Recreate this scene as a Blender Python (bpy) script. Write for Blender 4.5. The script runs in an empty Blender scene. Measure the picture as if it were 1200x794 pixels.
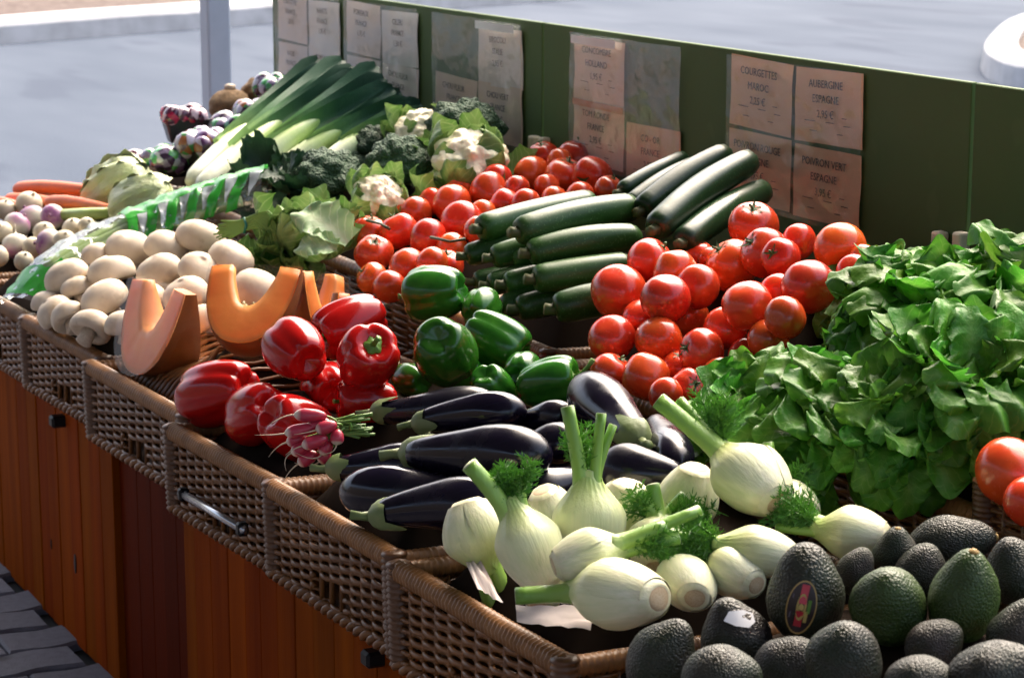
import bpy, bmesh, math, random
from mathutils import Vector, Matrix, Quaternion, noise as mnoise
random.seed(7)
RAD = math.radians
sc = bpy.context.scene
COL = sc.collection

# ---------------------------------------------------------------- camera
CAM_H, PITCH, AZ, FPX = 1.48, RAD(11.77), RAD(26.80), 2750.0
cam_d = bpy.data.cameras.new('camera'); cam = bpy.data.objects.new('camera', cam_d); COL.objects.link(cam)
cam.location = (0, 0, CAM_H); cam.rotation_euler = (math.pi/2-PITCH, 0, -AZ)
cam_d.sensor_width = 36.0; cam_d.lens = FPX*36.0/1200.0
cam_d.clip_start = 0.05; cam_d.clip_end = 500
cam_d.dof.use_dof = True; cam_d.dof.focus_distance = 3.1; cam_d.dof.aperture_fstop = 13.0
sc.camera = cam

# ---------------------------------------------------------------- sky, sun, exposure
SUN_EL, SUN_AZ = 50.0, 48.0            # azimuth from +Y towards +X: behind the stall
wd = bpy.data.worlds.new('World'); sc.world = wd; wd.use_nodes = True
nt = wd.node_tree; bg = nt.nodes['Background']
sky = nt.nodes.new('ShaderNodeTexSky'); sky.sky_type = 'NISHITA'; sky.sun_disc = False
sky.sun_elevation = RAD(SUN_EL); sky.sun_rotation = RAD(SUN_AZ)
sky.air_density = 1.0; sky.dust_density = 9.0; sky.ozone_density = 1.0
nt.links.new(sky.outputs[0], bg.inputs[0]); bg.inputs[1].default_value = 0.15
sd = bpy.data.lights.new('sun', 'SUN'); sd.energy = 0.85; sd.angle = RAD(70); sd.color = (1.0, 0.93, 0.80)
so = bpy.data.objects.new('sun', sd); COL.objects.link(so)
sv = Vector((math.sin(RAD(SUN_AZ))*math.cos(RAD(SUN_EL)), math.cos(RAD(SUN_AZ))*math.cos(RAD(SUN_EL)), math.sin(RAD(SUN_EL))))
so.rotation_euler = sv.to_track_quat('Z', 'Y').to_euler(); so.location = sv*20
sc.view_settings.view_transform = 'Standard'; sc.view_settings.look = 'None'
sc.view_settings.gamma = 1.0; sc.view_settings.use_curve_mapping = False
sc.view_settings.exposure = 1.93
sc.render.engine = 'CYCLES'
sc.cycles.max_bounces = 5; sc.cycles.diffuse_bounces = 2; sc.cycles.glossy_bounces = 2
sc.cycles.transparent_max_bounces = 8; sc.cycles.transmission_bounces = 4
sc.cycles.use_denoising = True

# ---------------------------------------------------------------- placing by sight line
RT = Vector((math.cos(AZ), -math.sin(AZ), 0)); FH = Vector((math.sin(AZ), math.cos(AZ), 0)); ZZ = Vector((0, 0, 1))
FW = FH*math.cos(PITCH)-ZZ*math.sin(PITCH); UP = ZZ*math.cos(PITCH)+FH*math.sin(PITCH)
CP = Vector((0, 0, CAM_H))
SLOPE, X0, ZR = 0.245, 1.13, 0.63      # the produce rises from the front basket rim to the back board
def ray(px, py): return RT*(px-600)-UP*(py-397)+FW*FPX
def t_at(px, py, dz):
    r = ray(px, py); return (ZR-SLOPE*X0+dz-CAM_H)/(r.z-SLOPE*r.x)
def at(px, py, dz=0.0): return CP+ray(px, py)*t_at(px, py, dz)
def atz(px, py, z):
    r = ray(px, py); return CP+r*((z-CAM_H)/r.z)
def atx(px, py, x):
    r = ray(px, py); return CP+r*(x/r.x)
def pt(px, py, t): return CP+ray(px, py)*t
def idir(a, b, c): return (RT*a+UP*b-FW*c).normalized()   # right, up, towards the lens

# ---------------------------------------------------------------- mesh building
class MB:
    def __init__(s): s.v = []; s.f = []; s.g = []; s.m = []; s.extra = {}
    def add(s, vs, fs, gs=None, mi=0):
        o = len(s.v); s.v += [tuple(p) for p in vs]; s.g += (list(gs) if gs else [0.0]*len(vs))
        for f in fs: s.f.append(tuple(i+o for i in f)); s.m.append(mi)
        return s
    def lathe(s, prof, n=20, fn=None, M=None, mi=0, g=None):
        """prof: (r, z) list, poles at both ends; fn(th, t, r, z) -> (r, z)"""
        vs = []; gs = []; fs = []; k = len(prof)
        for i, (r, z) in enumerate(prof):
            t = i/(k-1)
            for j in range(n):
                th = 2*math.pi*j/n; rr, zz = (r, z) if fn is None else fn(th, t, r, z)
                p = Vector((rr*math.cos(th), rr*math.sin(th), zz))
                vs.append(M@p if M else p); gs.append(t if g is None else (g(th, t) if callable(g) else g))
        for i in range(k-1):
            for j in range(n):
                a = i*n+j; b = i*n+(j+1) % n; fs.append((a, b, b+n, a+n))
        fs.append(tuple(range(n-1, -1, -1))); fs.append(tuple((k-1)*n+j for j in range(n)))
        return s.add(vs, fs, gs, mi)
    def tube(s, pts, rad, n=8, mi=0, g=(0, 1), flat=1.0, up=None, ring=None):
        pts = [Vector(p) for p in pts]; k = len(pts)
        if not hasattr(rad, '__len__'): rad = [rad]*k
        vs = []; fs = []; gs = []
        tg = [(pts[min(i+1, k-1)]-pts[max(i-1, 0)]).normalized() for i in range(k)]
        a = Vector(up) if up is not None else (Vector((0, 0, 1)) if abs(tg[0].z) < .9 else Vector((1, 0, 0)))
        x = (a-tg[0]*a.dot(tg[0])).normalized()
        for i in range(k):
            x = (x-tg[i]*x.dot(tg[i])).normalized(); y = tg[i].cross(x)
            for j in range(n):
                th = 2*math.pi*j/n; q = rad[i]*(ring(th, i/(k-1)) if ring else 1)
                vs.append(pts[i]+x*(math.cos(th)*q*flat)+y*(math.sin(th)*q)); gs.append(g[0]+(g[1]-g[0])*i/(k-1))
        for i in range(k-1):
            for j in range(n):
                p = i*n+j; q = i*n+(j+1) % n; fs.append((p, q, q+n, p+n))
        fs.append(tuple(range(n-1, -1, -1))); fs.append(tuple((k-1)*n+j for j in range(n)))
        return s.add(vs, fs, gs, mi)
    def sheet(s, nu, nv, fn, mi=0):
        """fn(u, v) -> point or (point, grad), u, v in 0..1"""
        vs = []; gs = []; fs = []
        for i in range(nu+1):
            for j in range(nv+1):
                r = fn(i/nu, j/nv)
                if isinstance(r, tuple): vs.append(r[0]); gs.append(r[1])
                else: vs.append(r); gs.append(j/nv)
        for i in range(nu):
            for j in range(nv):
                a = i*(nv+1)+j; fs.append((a, a+nv+1, a+nv+2, a+1))
        return s.add(vs, fs, gs, mi)
    def box(s, lo, hi, mi=0):
        (a, b, c), (d, e, f) = lo, hi
        vs = [(a, b, c), (d, b, c), (d, e, c), (a, e, c), (a, b, f), (d, b, f), (d, e, f), (a, e, f)]
        return s.add(vs, [(3, 2, 1, 0), (4, 5, 6, 7), (0, 1, 5, 4), (1, 2, 6, 5), (2, 3, 7, 6), (3, 0, 4, 7)], None, mi)
    def mesh(s, name, mats, smooth=True):
        me = bpy.data.meshes.new(name); me.from_pydata(s.v, [], s.f)
        at_ = me.attributes.new('grad', 'FLOAT', 'POINT'); at_.data.foreach_set('value', s.g)
        for k_, vals in s.extra.items(): me.attributes.new(k_, 'FLOAT', 'POINT').data.foreach_set('value', vals)
        for m in (mats if isinstance(mats, (list, tuple)) else [mats]): me.materials.append(m)
        me.polygons.foreach_set('material_index', s.m)
        me.polygons.foreach_set('use_smooth', [smooth]*len(s.f))
        me.update(); return me
    def obj(s, name, mats, parent=None, smooth=True): return link(name, s.mesh(name, mats, smooth), parent)

def link(name, me, parent=None, mw=None):
    o = bpy.data.objects.new(name, me); COL.objects.link(o)
    if mw is not None: o.matrix_basis = mw
    if parent is not None: o.parent = parent
    return o
def empty(name, loc=(0, 0, 0), mw=None):
    o = bpy.data.objects.new(name, None); COL.objects.link(o); o.empty_display_size = .05
    if mw is not None: o.matrix_basis = mw
    else: o.location = loc
    return o
def tag(o, label=None, cat=None, group=None, kind=None):
    for k, v in (('label', label), ('category', cat), ('group', group), ('kind', kind)):
        if v: o[k] = v
    return o
def frame(origin, z, roll=0.0, s=1.0):
    q = Vector(z).normalized().to_track_quat('Z', 'Y') @ Quaternion((0, 0, 1), roll)
    sv_ = s if hasattr(s, '__len__') else (s, s, s)
    return Matrix.Translation(origin) @ q.to_matrix().to_4x4() @ Matrix.Diagonal((*sv_, 1))
def bevbox(name, sx, sy, sz, b, mat, seg=1):
    bm = bmesh.new(); bmesh.ops.create_cube(bm, size=1)
    bmesh.ops.scale(bm, vec=(sx, sy, sz), verts=bm.verts)
    bmesh.ops.bevel(bm, geom=bm.edges[:], offset=b, segments=seg, affect='EDGES', profile=.5)
    me = bpy.data.meshes.new(name); bm.to_mesh(me); bm.free(); me.materials.append(mat)
    return me
ORD = ['first', 'second', 'third', 'fourth', 'fifth', 'sixth', 'seventh', 'eighth', 'ninth', 'tenth', 'eleventh', 'twelfth', 'thirteenth', 'fourteenth', 'fifteenth']
def bez(a, b, c, n):
    return [a*(1-t)**2+b*(2*t*(1-t))+c*t*t for t in [i/n for i in range(n+1)]]

# ---------------------------------------------------------------- materials
def mat(name, col, rough=.5, ramp=None, var=None, nscale=8., namt=.25, ncol=None, bump=None, coat=0., spec=.5, rnd=0., hue=0., metal=0., sss=0., transl=0., stretch=None, rvar=0., speck=None, vein=None):
    """ramp: colours along the mesh's own 'grad' attribute; ncol: colour mixed in by noise; rnd/hue: change from thing to thing; bump: (scale, strength[, kind])"""
    m = bpy.data.materials.new(name); m.use_nodes = True; t = m.node_tree; N = t.nodes; L = t.links
    b = N['Principled BSDF']; b.inputs['Roughness'].default_value = rough; b.inputs['Metallic'].default_value = metal
    b.inputs['Coat Weight'].default_value = coat; b.inputs['Coat Roughness'].default_value = .12
    b.inputs['Specular IOR Level'].default_value = spec
    tc = N.new('ShaderNodeTexCoord'); oi = N.new('ShaderNodeObjectInfo')
    ad = N.new('ShaderNodeVectorMath'); ad.operation = 'MULTIPLY_ADD'
    cb = N.new('ShaderNodeCombineXYZ'); L.new(oi.outputs['Random'], cb.inputs[0]); L.new(oi.outputs['Random'], cb.inputs[1])
    ad.inputs[1].default_value = (17, 23, 5); L.new(cb.outputs[0], ad.inputs[0]); L.new(tc.outputs['Object'], ad.inputs[2])
    vec = ad.outputs[0]
    if stretch:
        mp = N.new('ShaderNodeMapping'); mp.inputs['Scale'].default_value = stretch; L.new(vec, mp.inputs[0]); vec = mp.outputs[0]
    if ramp:
        an = N.new('ShaderNodeAttribute'); an.attribute_name = 'grad'
        cr = N.new('ShaderNodeValToRGB'); el = cr.color_ramp.elements
        while len(el) < len(ramp): el.new(.5)
        for e, (p, c) in zip(el, ramp): e.position = p; e.color = (*c, 1)
        L.new(an.outputs['Fac'], cr.inputs[0]); out = cr.outputs[0]
    else:
        rg = N.new('ShaderNodeRGB'); rg.outputs[0].default_value = (*col, 1); out = rg.outputs[0]
    def mixc(a, fac, c, mode='MIX'):
        x = N.new('ShaderNodeMix'); x.data_type = 'RGBA'; x.blend_type = mode
        L.new(a, x.inputs[6])
        if hasattr(c, 'links'): L.new(c, x.inputs[7])
        else: x.inputs[7].default_value = (*c, 1)
        if hasattr(fac, 'links'): L.new(fac, x.inputs[0])
        else: x.inputs[0].default_value = fac
        return x.outputs[2]
    nz = N.new('ShaderNodeTexNoise'); nz.inputs['Scale'].default_value = nscale; nz.inputs['Detail'].default_value = 5; L.new(vec, nz.inputs[0])
    mr = N.new('ShaderNodeMapRange'); mr.inputs[1].default_value = .35; mr.inputs[2].default_value = .68; mr.inputs[4].default_value = namt
    L.new(nz.outputs[0], mr.inputs[0])
    out = mixc(out, mr.outputs[0], ncol if ncol else tuple(c*.45 for c in col))
    if speck:   # (scale, colour, amount, threshold)
        vo = N.new('ShaderNodeTexNoise'); vo.inputs['Scale'].default_value = speck[0]; vo.inputs['Detail'].default_value = 2; L.new(vec, vo.inputs[0])
        m2 = N.new('ShaderNodeMapRange'); m2.inputs[1].default_value = speck[3]; m2.inputs[2].default_value = speck[3]+.06; m2.inputs[4].default_value = speck[2]
        L.new(vo.outputs[0], m2.inputs[0]); out = mixc(out, m2.outputs[0], speck[1])
    if vein:    # (colour, amount, side veins per leaf): pale veins fanning from the midrib
        au = N.new('ShaderNodeAttribute'); au.attribute_name = 'lu'; ax_ = N.new('ShaderNodeAttribute'); ax_.attribute_name = 'lx'
        def mth(op, a_, b_=None):
            x = N.new('ShaderNodeMath'); x.operation = op
            for i_, q in enumerate((a_, b_)):
                if q is None: continue
                if hasattr(q, 'links'): L.new(q, x.inputs[i_])
                else: x.inputs[i_].default_value = q
            return x.outputs[0]
        av = mth('ABSOLUTE', ax_.outputs['Fac']); ph = mth('MULTIPLY', mth('SUBTRACT', au.outputs['Fac'], mth('MULTIPLY', mth('POWER', av, .8), .34)), vein[2])
        nz2 = N.new('ShaderNodeTexNoise'); nz2.inputs['Scale'].default_value = 6; L.new(vec, nz2.inputs[0]); ph = mth('ADD', ph, mth('MULTIPLY', nz2.outputs[0], .9))
        rid = mth('ABSOLUTE', mth('SUBTRACT', mth('FRACT', ph), .5)); vr = N.new('ShaderNodeMapRange'); vr.inputs[1].default_value = .10; vr.inputs[2].default_value = .0; vr.inputs[4].default_value = vein[1]; L.new(rid, vr.inputs[0])
        out = mixc(out, vr.outputs[0], vein[0])
    if rnd or hue:
        hs = N.new('ShaderNodeHueSaturation'); L.new(out, hs.inputs['Color'])
        for inp, amt, mid, off in (('Hue', hue, .5, 0), ('Value', rnd, 1.0, 1)):
            r2 = N.new('ShaderNodeMath'); r2.operation = 'MULTIPLY_ADD'; r2.inputs[1].default_value = 2*amt; r2.inputs[2].default_value = mid-amt
            if off:
                w = N.new('ShaderNodeMath'); w.operation = 'MULTIPLY'; w.inputs[1].default_value = 7.31; L.new(oi.outputs['Random'], w.inputs[0])
                fr = N.new('ShaderNodeMath'); fr.operation = 'FRACT'; L.new(w.outputs[0], fr.inputs[0]); L.new(fr.outputs[0], r2.inputs[0])
            else: L.new(oi.outputs['Random'], r2.inputs[0])
            L.new(r2.outputs[0], hs.inputs[inp])
        out = hs.outputs[0]
    L.new(out, b.inputs['Base Color'])
    if rvar:
        m3 = N.new('ShaderNodeMapRange'); m3.inputs[3].default_value = max(.03, rough-rvar); m3.inputs[4].default_value = rough+rvar
        n3 = N.new('ShaderNodeTexNoise'); n3.inputs['Scale'].default_value = nscale*2.3; n3.inputs['Detail'].default_value = 4; L.new(vec, n3.inputs[0])
        m3.inputs[1].default_value = .3; m3.inputs[2].default_value = .7
        L.new(n3.outputs[0], m3.inputs[0]); L.new(m3.outputs[0], b.inputs['Roughness'])
    if bump:
        k = bump[2] if len(bump) > 2 else 'noise'
        if k == 'voronoi':
            x = N.new('ShaderNodeTexVoronoi'); x.feature = 'SMOOTH_F1'; x.inputs['Scale'].default_value = bump[0]; ho = x.outputs[0]
        else:
            x = N.new('ShaderNodeTexNoise'); x.inputs['Scale'].default_value = bump[0]; x.inputs['Detail'].default_value = 4; ho = x.outputs[0]
        L.new(vec, x.inputs['Vector']); bp = N.new('ShaderNodeBump'); bp.inputs['Strength'].default_value = bump[1]; bp.inputs['Distance'].default_value = bump[3] if len(bump) > 3 else .004
        if k == 'voronoi': bp.invert = True
        L.new(ho, bp.inputs['Height']); L.new(bp.outputs[0], b.inputs['Normal'])
    if sss:
        b.inputs['Subsurface Weight'].default_value = sss; b.inputs['Subsurface Radius'].default_value = (.008, .006, .003); b.inputs['Subsurface Scale'].default_value = 1.0
    if transl:
        tr = N.new('ShaderNodeBsdfTranslucent'); L.new(out, tr.inputs[0]); ms = N.new('ShaderNodeMixShader'); ms.inputs[0].default_value = transl
        o = N['Material Output']; L.new(b.outputs[0], ms.inputs[1]); L.new(tr.outputs[0], ms.inputs[2]); L.new(ms.outputs[0], o.inputs[0])
    return m
def film(name, tint=(1, 1, 1), gloss=.18, rough=.12, milk=0.0, bumps=(30, .6)):
    """clear wrapping film: mostly see-through, with sheen and creases"""
    m = bpy.data.materials.new(name); m.use_nodes = True; t = m.node_tree; N = t.nodes; L = t.links
    for n in list(N):
        if n.type != 'OUTPUT_MATERIAL': N.remove(n)
    o = N['Material Output']; tr = N.new('ShaderNodeBsdfTransparent'); tr.inputs[0].default_value = (*tint, 1)
    gl = N.new('ShaderNodeBsdfGlossy'); gl.inputs['Roughness'].default_value = rough
    tc = N.new('ShaderNodeTexCoord'); nz = N.new('ShaderNodeTexNoise'); nz.inputs['Scale'].default_value = bumps[0]; L.new(tc.outputs['Object'], nz.inputs[0])
    bp = N.new('ShaderNodeBump'); bp.inputs['Strength'].default_value = bumps[1]; bp.inputs['Distance'].default_value = .01; L.new(nz.outputs[0], bp.inputs['Height']); L.new(bp.outputs[0], gl.inputs['Normal'])
    lw = N.new('ShaderNodeLayerWeight'); lw.inputs[0].default_value = .35; L.new(bp.outputs[0], lw.inputs['Normal'])
    mr = N.new('ShaderNodeMapRange'); mr.inputs[3].default_value = gloss; mr.inputs[4].default_value = min(.9, gloss*3.5); L.new(lw.outputs['Facing'], mr.inputs[0])
    mx = N.new('ShaderNodeMixShader'); L.new(mr.outputs[0], mx.inputs[0]); L.new(tr.outputs[0], mx.inputs[1]); L.new(gl.outputs[0], mx.inputs[2])
    last = mx.outputs[0]
    if milk:
        df = N.new('ShaderNodeBsdfDiffuse'); df.inputs[0].default_value = (.8, .82, .85, 1); m2 = N.new('ShaderNodeMixShader'); m2.inputs[0].default_value = milk
        L.new(last, m2.inputs[1]); L.new(df.outputs[0], m2.inputs[2]); last = m2.outputs[0]
    L.new(last, o.inputs[0]); return m
# ================================================================ the setting
m_asphalt = mat('asphalt', (.064, .080, .108), .95, spec=.06, nscale=1.3, namt=.9, ncol=(.094, .112, .143), bump=(90, .5), speck=(2.2, (.055, .068, .095), .6, .57), stretch=(.8, .22, 1))
m_joint = mat('paver_joint_soil', (.02, .02, .018), .95, nscale=30)
m_paver = mat('paver_concrete', (.17, .165, .19), .8, nscale=60, namt=.6, ncol=(.11, .105, .125), bump=(250, .6), rnd=.18, speck=(9, (.035, .034, .033), .7, .60))
m_kerb = mat('kerb_concrete', (.45, .45, .46), .9, spec=.1, nscale=6, namt=.5, ncol=(.26, .26, .26), bump=(60, .3))
m_mulch = mat('mulch', (.05, .027, .02), .95, nscale=14, namt=.8, ncol=(.12, .085, .07), bump=(40, 1))
m_leaf_far = mat('weed_leaf', (.08, .2, .03), .6)

S = lambda o: tag(o, kind='structure')
S(MB().sheet(1, 1, lambda u, v: Vector((-150+300*u, -150+300*v, -.012))).obj('asphalt_ground', m_asphalt))
pave = S(MB().box((-8, -8, -.011), (2.25, 7.5, -.006)).obj('pavement', m_joint, smooth=False))
def paver_mesh():
    L, W = .222, .118; n = 10; out = []
    wav = lambda x: .007*math.sin(x/L*2*math.pi*1.0)+.003*math.sin(x/L*2*math.pi*2)
    for i in range(n+1): x = -L/2+L*i/n; out.append((x, -W/2+.004+wav(x)))
    for i in range(n, -1, -1): x = -L/2+L*i/n; out.append((x, W/2-.004+wav(x)))
    k = len(out); vs = [(x, y, -.006) for x, y in out]+[(x*1.0, y, .010) for x, y in out]+[(x*.965, y*.92+.08*wav(x), .016) for x, y in out]
    fs = [(i, (i+1) % k, (i+1) % k+k, i+k) for i in range(k)]+[(i+k, (i+1) % k+k, (i+1) % k+2*k, i+2*k) for i in range(k)]+[tuple(range(2*k, 3*k))]
    return MB().add(vs, fs).mesh('paver', m_paver, smooth=False)
pm = paver_mesh(); rp = random.Random(3)
for j in range(24):
    for i in range(6):
        x = 1.155-.225*i-(.1125 if j % 2 else 0); y = 3.0+.12*j
        if x < 0.2: continue
        o = link('paver', pm, pave); o.location = (x, y, rp.uniform(-.004, .002)); o.rotation_euler = (rp.uniform(-.012, .012), rp.uniform(-.012, .012), rp.uniform(-.015, .015))
MB().box((-8, -8, -.006), (.2, 7.5, .012)).obj('far_paving', m_paver, pave, smooth=False)
MB().box((.2, -8, -.006), (2.25, 2.9, .012)).obj('far_paving', m_paver, pave, smooth=False)
MB().box((1.19, 2.9, -.006), (2.25, 7.5, .012)).obj('far_paving', m_paver, pave, smooth=False)

# kerb and planted bed across the car park
a = atz(0, 51, 0); b = atz(317, 26, 0); d = (b-a).normalized(); a0 = a-d*14; nrm = Vector((-d.y, d.x, 0))
if nrm.dot(FH) < 0: nrm = -nrm
kerb = MB()
prof = [(0, -.02), (0.012, .13), (.035, .155), (.05, .16), (.62, .165), (.66, .15), (.66, -.02)]
N_ = 60; Lk = 44
vs = []; fs = []
for i in range(N_+1):
    p = a0+d*(Lk*i/N_)
    for (q, z) in prof:
        w_ = mnoise.noise(Vector((i*.7, q*3, 0)))*.012
        vs.append(p+nrm*(q+w_)+ZZ*(z+w_))
for i in range(N_):
    for j in range(len(prof)-1):
        s0 = i*len(prof)+j; fs.append((s0, s0+len(prof), s0+len(prof)+1, s0+1))
kerb.add(vs, fs); S(kerb.obj('kerb', m_kerb, smooth=False))
S(MB().sheet(60, 40, lambda u, v: a0+nrm*(.6+40*v**2)+d*(Lk*u)+ZZ*(.15+.5*v*v*2+.05*mnoise.noise(Vector((u*60, v*50, 0))))).obj('planted_bed', m_mulch))
rw = random.Random(5)
for k, px in enumerate(()):
    w = MB()
    for i in range(26):
        an = rw.uniform(0, 6.28); l = rw.uniform(.08, .2); dr = Vector((math.cos(an)*.6, math.sin(an)*.6, 1)).normalized()
        p0 = Vector((rw.uniform(-.05, .05), rw.uniform(-.05, .05), 0)); sd_ = Vector((math.sin(an), -math.cos(an), 0))
        w.sheet(4, 1, lambda u, v: p0+dr*(l*u)+Vector((dr.x, dr.y, -.6))*(l*.5*u*u)+sd_*(.022*(v-.5)*2*(1-u)*(1+2*u)))
    o = w.obj('weed', m_leaf_far); o.location = atz(px, 2, .3)+Vector((0, 0, -.1))
    tag(o, ['green weed growing in the far planted bed beside the pale kerb', 'smaller green weed on the far planted bed next to the post'][k], 'plant', 'weeds in the far bed')
# kerbed island end
ic = atz(1322, 66, 0); fdir = Vector((ray(1322, 66).x, ray(1322, 66).y, 0)).normalized(); rdir = Vector((fdir.y, -fdir.x, 0))
isl = MB(); nn = 56; vs = []; fs = []
def ell(th, k): 
    c, s_ = math.cos(th), math.sin(th); e = .75
    return ic+rdir*((1.02-k)*math.copysign(abs(c)**e, c))+fdir*((3.0-k)*math.copysign(abs(s_)**e, s_))
rings = [(0, -.02), (.02, .13), (.06, .17), (.22, .18), (.25, .165), (.25, .12)]
for (k, z) in rings:
    for i in range(nn): vs.append(ell(2*math.pi*i/nn, k)+ZZ*(z+.01*mnoise.noise(Vector((i*.9, k*9, 2)))))
for r_ in range(len(rings)-1):
    for i in range(nn): q = r_*nn+i; q2 = r_*nn+(i+1) % nn; fs.append((q, q2, q2+nn, q+nn))
isl.add(vs, fs); io = S(isl.obj('island_kerb', m_kerb, smooth=False))
mu = MB(); vs = [ic+ZZ*.2]+[ell(2*math.pi*i/nn, .249)+ZZ*.13 for i in range(nn)]; mu.add(vs, [(0, 1+i, 1+(i+1) % nn) for i in range(nn)]); S(mu.obj('island_soil', m_mulch))

# the market roof overhead (out of the picture, it shades the stall)
m_roof = mat('roof_cloth', (.2, .18, .16), .95, spec=.1)
m_post = mat('post_paint', (.40, .45, .52), .45, nscale=20, namt=.12, spec=.4)
roof = empty('market_roof', (0, 0, 0)); S(roof)
MB().sheet(8, 8, lambda u, v: Vector((-2.6+4.7*u, -2+8.3*v, 2.75+.16*math.sin(u*math.pi)))).obj('roof_sheet', m_roof, roof)
for yy in (-1.9, 2.2, 6.2): MB().box((-2.55, yy-.04, 2.62), (2.1, yy+.04, 2.72)).obj('beam', m_post, roof, smooth=False)
# unseen wall added behind the shoppers to keep their side dark
m_shade_wall = mat('shade_wall_paint', (.08, .07, .06), .9, nscale=3)
S(MB().box((-6.2, -12, 0), (-6, 9, 3.6)).obj('shade_wall', m_shade_wall, smooth=False))

pc = atx(253, 60, 2.22)
post = empty('post', (pc.x, pc.y, 0)); tag(post, 'pale grey square metal post rising behind the celeriac', 'post')
pb = bevbox('post_shaft', .068, .068, 2.7, .006, m_post, 2); o = link('shaft', pb, post); o.location = (0, 0, 1.35)
pb = bevbox('post_flange', .14, .14, .012, .002, m_post); o = link('base_plate', pb, post); o.location = (0, 0, .012+.006)

# ================================================================ stall
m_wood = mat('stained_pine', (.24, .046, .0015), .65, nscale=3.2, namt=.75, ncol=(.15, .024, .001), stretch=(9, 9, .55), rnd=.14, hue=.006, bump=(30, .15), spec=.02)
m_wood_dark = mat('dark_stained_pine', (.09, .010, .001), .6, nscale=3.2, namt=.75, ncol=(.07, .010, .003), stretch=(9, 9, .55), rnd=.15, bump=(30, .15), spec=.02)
m_knot = mat('wood_knot', (.03, .012, .006), .6)
m_shelf = mat('shelf_board', (.10, .05, .02), .7, nscale=5)
m_iron = mat('black_iron', (.012, .012, .013), .5, metal=.6)
m_steel = mat('steel_tube', (.45, .46, .48), .25, metal=1.0)
stall = empty('market_stall', (1.6, 3.6, 0))
tag(stall, 'long market stall fronted with reddish brown vertical planks', 'stall')
rel = lambda p: Vector(p)-Vector((1.6, 3.6, 0))
rk = random.Random(11); y = 1.35
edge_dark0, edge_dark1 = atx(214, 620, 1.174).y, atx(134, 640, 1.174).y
while y < 5.75:
    w = rk.choice([.07, .074, .078, .066]);
    if y < edge_dark0 < y+w: w = edge_dark0-y
    if y < edge_dark1 < y+w: w = edge_dark1-y
    if w < .02: y += w; continue
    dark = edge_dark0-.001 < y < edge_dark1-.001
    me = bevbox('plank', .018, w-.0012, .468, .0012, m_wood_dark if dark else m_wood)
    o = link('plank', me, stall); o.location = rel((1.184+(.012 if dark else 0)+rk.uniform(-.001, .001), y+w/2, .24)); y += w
for (px, py, sx, sz) in ((88, 660, .008, .02), (60, 637, .003, .012)):
    p = atx(px, py, 1.1735); k = MB().lathe([(0.001, -.0015), (.6, -.001), (1, 0), (.6, .001), (0.001, .0015)], 12, M=Matrix.Translation(rel(p)) @ Matrix.Rotation(math.pi/2, 4, 'Y') @ Matrix.Diagonal((sz, sx, 1, 1)))
    k.obj('knot', m_knot, stall)
MB().box(rel((1.196, 1.35, .455)), rel((2.14, 5.75, .492))).obj('counter_top', m_shelf, stall, smooth=False)
MB().box(rel((1.70, 1.35, .492)), rel((2.135, 5.75, .60))).obj('back_step', m_shelf, stall, smooth=False)
MB().box(rel((1.2, 5.72, .01)), rel((2.13, 5.74, .455))).obj('end_board', m_wood, stall, smooth=False)
for (px, py) in ((68, 493), (438, 770)):
    p = atx(px, py, 1.165); bk = bevbox('bracket', .03, .026, .022, .004, m_iron); o = link('bracket', bk, stall); o.location = rel(p)
r0, r1 = atx(212, 577, 1.088), atx(287, 621, 1.088)
rail = MB().tube([rel(r0), rel(r0.lerp(r1, .5)), rel(r1)], .0065, 10); o = rail.obj('metal_rail', m_steel, stall)
for q in (r0.lerp(r1, .04), r0.lerp(r1, .96)):
    bk = bevbox('rail_clip', .016, .014, .02, .003, m_iron); o = link('rail_clip', bk, stall); o.location = rel(q)

# ================================================================ wicker baskets
m_cane = mat('wicker', (.19, .078, .022), .36, nscale=25, namt=.6, ncol=(.085, .032, .010), rnd=.15, spec=.38)
m_wrap = mat('wicker_wrap', (.27, .125, .042), .42, nscale=40, namt=.6, ncol=(.12, .05, .017), spec=.4, rnd=.15)
m_post_c = mat('wicker_corner', (.12, .05, .018), .4, nscale=30, namt=.5)
m_gap_shade = mat('gap_shade_lining', (.016, .011, .008), .95, nscale=20, spec=.02)  # near-black: shade between the produce put into the colour
BL, BD, BH = .428, .50, .142
def wrap_tube(p0, p1, r, pitch=.0085, n=9, sag=0.0, drop=0):
    p0, p1 = Vector(p0), Vector(p1); k = int((p1-p0).length/pitch)*3; rr = random.Random(k)
    pts = [p0.lerp(p1, i/k)+Vector((0, 0, -sag*math.sin(math.pi*i/k))) for i in range(k+1)]
    rad = [r*(1+(.05 if i % 3 == 1 else -.13 if i % 3 == 0 else .03)+.02*rr.uniform(-1, 1)) for i in range(k+1)]
    rad[0] = rad[-1] = r*.6
    return MB().tube(pts, rad, n)
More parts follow.
